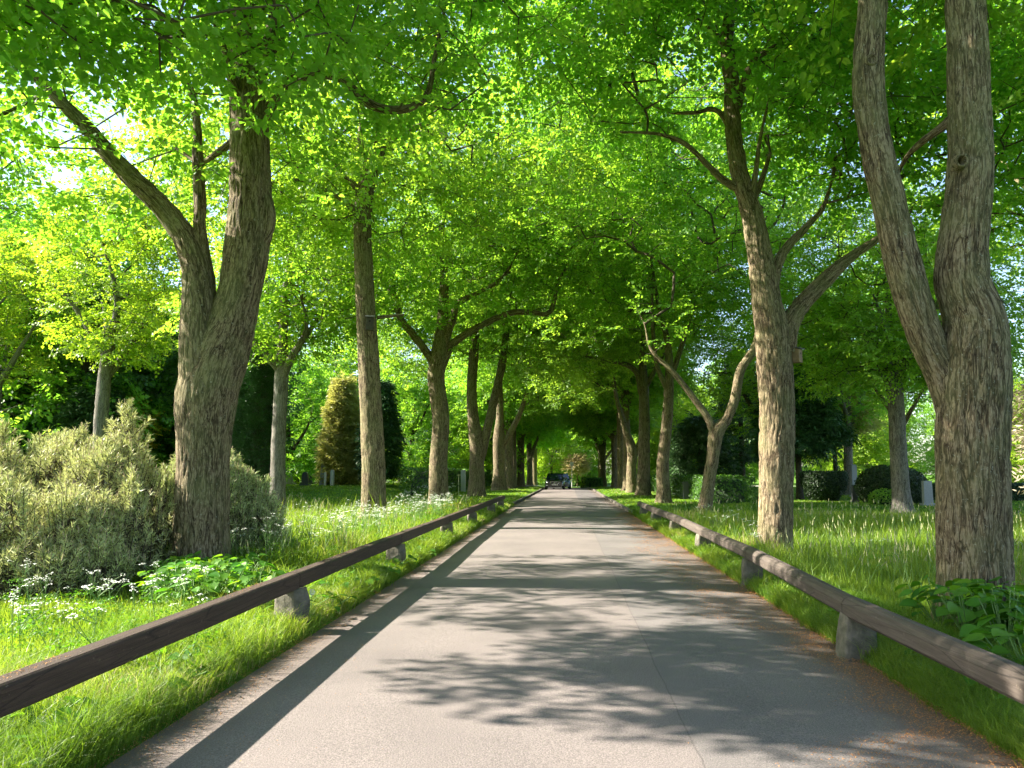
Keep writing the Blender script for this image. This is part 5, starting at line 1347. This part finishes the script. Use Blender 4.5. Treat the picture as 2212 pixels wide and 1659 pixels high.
# ------------------------------------------------------------------ grass
for n_ in M['grass'].node_tree.nodes:
    if n_.type == 'VALTORGB':
        e_ = n_.color_ramp.elements; e_[1].position = 0.93; c_ = e_.new(0.97); c_.color = (0.42, 0.36, 0.16, 1)
def blades(name, label, x, y, h, w, lean, seed, mat='grass', cat='grass', tone=None):
    rg = np.random.default_rng(seed); n = len(x)
    pt = vnoise(np.stack([x * 1.7, y * 1.7, x * 0], 1), seed + 9); h = h * (0.55 + 0.95 * pt) * np.where(rg.uniform(0, 1, n) < .06, 1.7, 1)
    if name == 'meadow_grass':
        h = h * (1 - .62 * (1 - sm(9.0, 11.5, y)) ) * (1 - .6 * np.exp(-((np.abs(x) - 4.2) ** 2 + (y - 7.2) ** 2) / 4))
    z = ground_z(x, y)
    a = rg.uniform(0, 2 * PI, n); b = rg.uniform(0, 2 * PI, n)
    dx, dy = np.cos(a) * w / 2, np.sin(a) * w / 2
    lx, ly = np.cos(b) * h * lean, np.sin(b) * h * lean
    V = np.stack([
        np.stack([x - dx, y - dy, z - .01], 1), np.stack([x + dx, y + dy, z - .01], 1),
        np.stack([x + dx * .8 + lx * .3, y + dy * .8 + ly * .3, z + h * .55], 1), np.stack([x - dx * .8 + lx * .3, y - dy * .8 + ly * .3, z + h * .55], 1),
        np.stack([x + lx, y + ly, z + h * (1 - .25 * lean)], 1)], 1).reshape(-1, 3)
    k = np.arange(n) * 5
    rnd = np.clip(rg.uniform(0, 1, n) * .6 + .9 * (vnoise(np.stack([x * .8, y * .8, x * 0], 1), seed) - .3), 0, 1)
    g = Geo()
    g.add(V, np.stack([k, k + 1, k + 2, k + 3], 1), 0, rnd, smooth=False)
    g.add(V, np.stack([k + 3, k + 2, k + 4], 1), 0, rnd, smooth=False)
    o = g.build(name, M[mat]); tag(o, label, cat, kind='stuff'); return o
rg = np.random.default_rng(77)
def scatter(n, x0f, x1f, y0, y1, power=1.0, rgx=rg):
    """density falls off with distance from the road's near end"""
    t = rgx.uniform(0, 1, n)
    y = y0 * (y1 / y0) ** (t ** power)
    a, b = x0f(y), x1f(y)
    return a + (b - a) * rgx.uniform(0, 1, n), y
# left verge strip and just behind the rail
x, y = scatter(110000, lambda y: np.full_like(y, -4.2), lambda y: kerb_x(-1, y) + 0.02 - 0.0 * y, 2.8, 37)
edge = rg.uniform(0, 1, len(x)) ** .5
h = rg.uniform(.06, .17, len(x)) * (1 + 0.5 * sm(2.7, 3.3, -x)); ww = np.maximum(.0035, .0007 * y)
blades('verge_grass', 'fresh green grass on the verge under the left rail', x, y, h, ww, rg.uniform(.3, 1.0, len(x)), 301)
# left meadow
x, y = scatter(120000, lambda y: np.maximum(-.80 * y - 1.5, -15.0), lambda y: np.full_like(y, -3.1), 5.0, 34)
h = rg.uniform(.16, .52, len(x)) * (1 - .45 * sm(26, 34, y)); ww = np.maximum(.004, .00085 * y)
blades('meadow_grass', 'tall unmown grass behind the left rail', x, y, h, ww, rg.uniform(.15, .7, len(x)), 302)
# right verge
x, y = scatter(90000, lambda y: kerb_x(1, y) - 0.02, lambda y: np.full_like(y, 3.4), 2.8, 30)
h = rg.uniform(.06, .16, len(x)) * (1 + .4 * sm(2.7, 3.2, x)); ww = np.maximum(.0035, .0007 * y)
blades('verge_grass', 'fresh green grass on the verge under the right rail', x, y, h, ww, rg.uniform(.3, 1.0, len(x)), 303)
x, y = scatter(130000, lambda y: np.full_like(y, 2.9), lambda y: np.minimum(.66 * y + 2.5, 18.0), 5.5, 29)
h = rg.uniform(.12, .38, len(x)) * (1 - .5 * sm(22, 29, y)); ww = np.maximum(.004, .00085 * y)
blades('meadow_grass', 'tall unmown grass behind the right rail', x, y, h, ww, rg.uniform(.15, .6, len(x)), 304)
# longer tufts overhanging both road edges
rgt = np.random.default_rng(88)
for side, nm, sd in ((-1, 'left', 307), (1, 'right', 308)):
    nt_ = 420; ty = 2.9 * (30 / 2.9) ** rgt.uniform(0, 1, nt_); tx = kerb_x(side, ty) + side * np.abs(rgt.normal(.05, .14, nt_))
    k_ = 55; x = np.repeat(tx, k_) + rgt.normal(0, .035, nt_ * k_); y = np.repeat(ty, k_) + rgt.normal(0, .05, nt_ * k_)
    h = np.repeat(rgt.uniform(.10, .24, nt_), k_) * rgt.uniform(.5, 1.1, nt_ * k_)
    blades('grass_tufts', 'longer grass tufts leaning over the %s edge of the road' % nm, x, y, h, np.maximum(.004, .0007 * y), rgt.uniform(.5, 1.3, nt_ * k_), sd)
# mown lawns
x, y = scatter(90000, lambda y: -.80 * y - 2, lambda y: kerb_x(-1, y) - 0.14, 30, 96)
blades('lawn_grass', 'short mown grass of the left lawn', x, y, rg.uniform(.03, .07, len(x)), .0012 * y, rg.uniform(.3, 1, len(x)), 305)
x, y = scatter(90000, lambda y: kerb_x(1, y) + 0.14, lambda y: .66 * y + 2.5, 28, 96)
blades('lawn_grass', 'short mown grass of the right lawn', x, y, rg.uniform(.03, .07, len(x)), .0012 * y, rg.uniform(.3, 1, len(x)), 306)

# fallen bud scales along the road edges and on the left rail
def litter(name, label, x, y, z, size, seed):
    rg = np.random.default_rng(seed); n = len(x)
    a = rg.uniform(0, 2 * PI, n); s = size * rg.uniform(.5, 1.3, n)
    tz = rg.uniform(0, .5, n) * s
    V = np.stack([np.stack([x, y, z], 1), np.stack([x + np.cos(a) * s, y + np.sin(a) * s, z + tz], 1), np.stack([x + np.cos(a + .9) * s * .7, y + np.sin(a + .9) * s * .7, z + .002], 1)], 1).reshape(-1, 3)
    k = np.arange(n) * 3; g = Geo(); g.add(V, np.stack([k, k + 1, k + 2], 1), 0, rg.uniform(0, 1, n), smooth=False)
    return tag(g.build(name, M['scale']), label, 'litter', kind='stuff')
M['scale'] = leaf_mat('bud_scale', (0.16, 0.07, 0.02), (0.48, 0.26, 0.08), (.2, .1, .02), (.4, .2, .05), .2)
n = 42000
y = 3.0 * (30 / 3.0) ** rg.uniform(0, 1, n)
nz = vnoise(np.stack([y * 2.0, y * 0, y * 0], 1), 9)
x = kerb_x(1, y) - 0.02 - np.where(rg.uniform(0, 1, n) < .45, rg.exponential(.12, n), .12 + .75 * nz + rg.normal(0, .07 + .12 * nz, n) * (1 + (rg.uniform(0, 1, n) < .2)))
litter('bud_scales', 'orange brown bud scales strewn along the right edge of the road', x, y, np.full(n, .040), .0095 + .0005 * y, 311)
n = 12000
y = 3.0 * (30 / 3.0) ** rg.uniform(0, 1, n)
x = kerb_x(-1, y) + 0.02 + rg.exponential(.20, n)
litter('bud_scales', 'brown bud scales strewn along the left edge of the road', x, y, np.full(n, .040), .0075 + .0004 * y, 312)
n = 3500
y = rg.uniform(2.5, 34, n) ** 1.0; y = 2.5 * (34 / 2.5) ** rg.uniform(0, 1, n)
keep = vnoise(np.stack([y * 1.4, y * 0, y * 0], 1), 19) > .5; y = y[keep]
x = -2.685 + rg.uniform(-.05, .05, len(y))
litter('bud_scales', 'orange bud scales lying on top of the left rail', x, y, np.full(len(y), .584), .010, 313)

# ------------------------------------------------------------------ cow parsley, lupins, leafy plants
def parsley(name, label, spots, seed):
    rg = np.random.default_rng(seed); g = Geo()
    A, B, ra, rb = [], [], [], []; UM = []; LV = []; LD = []
    for (x, y, h) in spots:
        z = gz(x, y); top = np.array([x + rg.normal(0, .08), y + rg.normal(0, .08), z + h]); bot = np.array([x, y, z])
        A.append(bot); B.append(top); ra.append(.004); rb.append(.003)
        for k in range(rg.integers(3, 7)):
            t = rg.uniform(.45, .9); p = bot + (top - bot) * t
            q = p + np.array([rg.normal(0, .10), rg.normal(0, .10), h * (1 - t) * rg.uniform(.7, 1.15) + .03])
            A.append(p); B.append(q); ra.append(.003); rb.append(.002); UM.append(q)
        UM.append(top)
        for k in range(6): LV.append(bot + (top - bot) * rg.uniform(.1, .7)); LD.append([rg.normal(), rg.normal(), rg.uniform(-.1, .4)])
    wide = 1.0
    prisms(g, A, B, np.array(ra) * wide, np.array(rb) * wide, 1, 4)
    UM = np.array(UM); n = len(UM)
    # each umbel: 13 little florets on a shallow dome
    a = rg.uniform(0, 2 * PI, (n, 14)); r_ = np.sqrt(rg.uniform(0, 1, (n, 14))) * rg.uniform(.028, .05, (n, 1))
    c = UM[:, None, :] + np.stack([np.cos(a) * r_, np.sin(a) * r_, -r_ ** 2 * 6 + .005 + rg.normal(0, .003, r_.shape)], 2)
    tilt = rg.normal(0, .25, (n, 1, 2)); c[..., 2] += (c[..., 0] - UM[:, None, 0]) * tilt[..., 0] + (c[..., 1] - UM[:, None, 1]) * tilt[..., 1]
    c = c.reshape(-1, 3); m = len(c)
    s = rg.uniform(.005, .010, m) * np.maximum(1, c[:, 1] * .06)
    th = rg.uniform(0, 6.28, m)
    o4 = [np.stack([np.cos(th + q * PI / 2) * s, np.sin(th + q * PI / 2) * s, rg.normal(0, .002, m)], 1) for q in range(4)]
    V = np.stack([c + o for o in o4], 1).reshape(-1, 3); k = np.arange(m) * 4
    g.add(V, np.stack([k, k + 1, k + 2, k + 3], 1), 2, smooth=False)
    add_sprays(g, np.array(LV), np.array(LD), SPR_FERN, 0, rg, (.5, .9), .2)
    return tag(g.build(name, [M['hosta'], M['stemgreen'], M['petal']]), label, 'wildflowers', kind='stuff')
SPR_FERN = [make_spray(140 + s, 9, 0.32, 0.035, 'quad', flat=.3, droop=.3, dens=1.5) for s in range(3)]
M['stemgreen'] = simple_mat('green_stem', (0.12, 0.22, 0.05), .6)
rp = random.Random(21)
sp = []
for k in range(120):
    y = rp.uniform(11.5, 25); sp.append((-3.35 - abs(rp.gauss(0, .75)) - (.25 if y < 14 else 0), y, rp.uniform(.5, .85)))
parsley('cow_parsley', 'drift of white cow parsley behind the left rail between the first and third lindens', sp, 321)
sp = [(rp.uniform(-.74, -.47) * y_, y_, rp.uniform(.30, .6)) for y_ in [rp.uniform(5.4, 8.6) for _ in range(22)]]
parsley('cow_parsley', 'white cow parsley in front of the wide pine shrub at the lower left', sp, 322)
sp = [(rp.uniform(-8.2, -6.0), rp.uniform(36, 46), rp.uniform(.5, .8)) for _ in range(40)]
parsley('cow_parsley', 'white cow parsley at the near end of the left hedge', sp, 323)
sp = [(rp.uniform(3.3, 4.4), rp.uniform(10, 24), rp.uniform(.4, .6)) for _ in range(12)] + [(rp.uniform(5.5, 8), rp.uniform(9, 13), rp.uniform(.4, .55)) for _ in range(10)]
parsley('cow_parsley', 'few pale cow parsley heads in the grass behind the right rail', sp, 324)

def rosette(name, label, x, y, n, size, seed, group, mat='hosta', h=0.35, shared=None):
    rg = np.random.default_rng(seed)
    root_z = gz(x, y)
    g = Geo(); A, B = [], []
    for k in range(n):
        a = rg.uniform(0, 2 * PI); l = size * rg.uniform(.7, 1.2); hh = h * rg.uniform(.4, 1.1); out = rg.uniform(.05, .28)
        p0 = np.array([0, 0, 0.0]); p1 = np.array([math.cos(a) * out, math.sin(a) * out, hh])
        A.append(p0); B.append(p1)
        d = np.array([math.cos(a), math.sin(a), rg.uniform(-.5, .15)]); nr = np.array([0, 0, 1.0]) + rg.normal(0, .3, 3)
        Mx = rot_from(d[None], nr[None])[0]
        # heart shaped leaf with a midrib fold, 3 x 6 grid
        T = np.array([0, .12, .35, .6, .82, 1.0]); Wd = np.array([.06, .34, .42, .33, .17, .0])
        L_ = np.concatenate([np.stack([T, s * Wd, np.abs(s) * .05 + .10 * T - .30 * T ** 2], 1) for s in (-1, -.5, 0, .5, 1)])
        V = L_ * l @ Mx + p1
        F = [[r * 6 + c, r * 6 + c + 1, (r + 1) * 6 + c + 1, (r + 1) * 6 + c] for r in range(4) for c in range(5)]
        g.add(V, np.array(F), 0, np.full(20, rg.uniform(0, 1)), smooth=True)
    prisms(g, A, B, np.full(n, .006), np.full(n, .004), 1, 4)
    o = g.build(name, [M[mat], M['stemgreen']], loc=(x, y, root_z))
    return tag(o, label, 'plant', group)
BP1, BP2 = 'broad leaved plants at the foot of the huge forked trunk', 'broad leaved plants at the foot of the biggest right hand trunk'
for k in range(24):
    yy = rp.uniform(7.9, 10.3); xx = -3.0 - rp.uniform(0, 1.35) - (yy - 7.9) * .45
    rosette('broadleaf_plant', 'bright broad leaved plant at the foot of the huge forked trunk behind the left rail', xx, yy, 30, .125, 330 + k, BP1, h=.42)
for k in range(34):
    yy = rp.uniform(5.0, 7.7); xx = 3.0 + rp.uniform(0, 2.0) + (yy - 5) * .12
    rosette('broadleaf_plant', 'dark glossy broad leaved plant at the foot of the biggest trunk behind the right rail', xx, yy, 30, .15, 350 + k, BP2, h=.46)
for k in range(9):
    yy = rp.uniform(21, 29); xx = -3.5 - rp.uniform(0, .7)
    rosette('yellow_plant', 'yellowish leafy plant behind the left rail near the third linden', xx, yy, 60, .10, 370 + k, 'yellowish leafy plants behind the left rail', 'leaf_gold', h=.45)
# lupins
def lupin(x, y, h, seed, label):
    rg = np.random.default_rng(seed); g = Geo()
    prisms(g, [(0, 0, 0)], [(0, 0, h)], [.006], [.004], 1, 5)
    n = 110; t = rg.uniform(0, 1, n); a = rg.uniform(0, 6.28, n); r_ = .03 * (1 - t * .75)
    c = np.stack([np.cos(a) * r_, np.sin(a) * r_, h * .62 + t * h * .40], 1); s = .012 * (1.2 - .6 * t)
    V = np.stack([c, c + np.stack([np.cos(a) * s, np.sin(a) * s, s * .8], 1), c + np.stack([np.cos(a + .8) * s, np.sin(a + .8) * s, -s * .3], 1)], 1).reshape(-1, 3)
    k = np.arange(n) * 3; g.add(V, np.stack([k, k + 1, k + 2], 1), 0, smooth=False)
    lv = rg.uniform(.1, .5, 7); av = rg.uniform(0, 6.28, 7)
    for q in range(7):
        for m_ in range(6):
            p0 = np.array([math.cos(av[q]) * .09, math.sin(av[q]) * .09, lv[q] * h]); th = av[q] + (m_ - 2.5) * .5
            d = np.array([math.cos(th), math.sin(th), .2]); Mx = rot_from(d[None], np.array([[0, 0, 1.0]]))[0]
            g.add(LEAF4 * [.10, .05, .1] @ Mx + p0, np.array([[0, 1, 2, 3]]), 2, smooth=False)
    return tag(g.build('lupin', [M['lupin'], M['stemgreen'], M['hosta']], loc=(x, y, gz(x, y))), label, 'flower', 'lupins in the meadow')
for k, (px_, dep, h) in enumerate([(512, 12.8, .62), (533, 12.9, .66), (545, 13.2, .7), (560, 12.6, .55), (570, 13.1, .68), (582, 13.4, .6)]):
    p = at(px_, 1180, dep)
    lupin(p[0], dep, h, 390 + k, 'violet lupin spike in the meadow right of the huge forked trunk')
# dandelion clock by the first left post
g = Geo(); prisms(g, [(0, 0, 0)], [(0.01, 0, .30)], [.003], [.0025], 1, 5)
rgd = np.random.default_rng(8); d = rgd.normal(0, 1, (420, 3)); d /= np.linalg.norm(d, axis=1)[:, None]; c = d * .028 + [.01, 0, .31]
V = np.stack([c + rgd.normal(0, .003, c.shape) for _ in range(3)], 1).reshape(-1, 3); k = np.arange(420) * 3; g.add(V, np.stack([k, k + 1, k + 2], 1), 0, smooth=False)
p = at(672, 1275, 7.7); tag(g.build('dandelion', [M['petal'], M['stemgreen']], loc=(p[0], 7.7, gz(p[0], 7.7))), 'white dandelion clock on a stalk beside the first left stone post', 'flower')
# broad weeds in the verge
rgw = random.Random(12)
for k in range(26):
    yy = rgw.uniform(3.6, 16); xx = -2.55 - rgw.uniform(0, .5)
    rosette('verge_weed', 'leafy weed in the verge grass under the left rail', xx, yy, 9, .10, 410 + k, 'leafy weeds under the left rail', h=.14)
for k in range(14):
    yy = rgw.uniform(4.6, 14); xx = 2.75 + rgw.uniform(0, .4)
    rosette('verge_weed', 'leafy weed in the verge grass under the right rail', xx, yy, 9, .10, 430 + k, 'leafy weeds under the right rail', h=.14)
print('total', time.time() - T0)
# flowering grass stalks standing above the meadow
def stalks(label, x, y, seed):
    rg = np.random.default_rng(seed); n = len(x); z = ground_z(x, y); h = rg.uniform(.3, .6, n)
    A = np.stack([x, y, z], 1); ln = rg.normal(0, .10, (n, 2)); B = A + np.stack([ln[:, 0], ln[:, 1], h], 1)
    w = np.maximum(.0014, .00022 * y)
    g = Geo(); prisms(g, A, B, w, w * .8, 0, 3)
    D = (B - A); D /= np.linalg.norm(D, axis=1)[:, None]
    prisms(g, B - D * .01, B + D * rg.uniform(.05, .11, n)[:, None], w * 2.6, w * .8, 1, 4)
    tag(g.build('grass_stalks', [M['stemgreen'], M['seedhead']]), label, 'grass', kind='stuff')
M['seedhead'] = simple_mat('seed_head', (0.30, 0.30, 0.14), .8)
rgs = np.random.default_rng(909)
x, y = scatter(1200, lambda y: np.maximum(-.80 * y - 1.5, -13.0), lambda y: np.full_like(y, -3.2), 10.5, 32, rgx=rgs); stalks('flowering grass stalks above the grass behind the left rail', x, y, 500)
x, y = scatter(1100, lambda y: np.full_like(y, 3.4), lambda y: np.minimum(.66 * y + 2.5, 17.0), 9.5, 27, rgx=rgs); stalks('flowering grass stalks above the grass behind the right rail', x, y, 501)
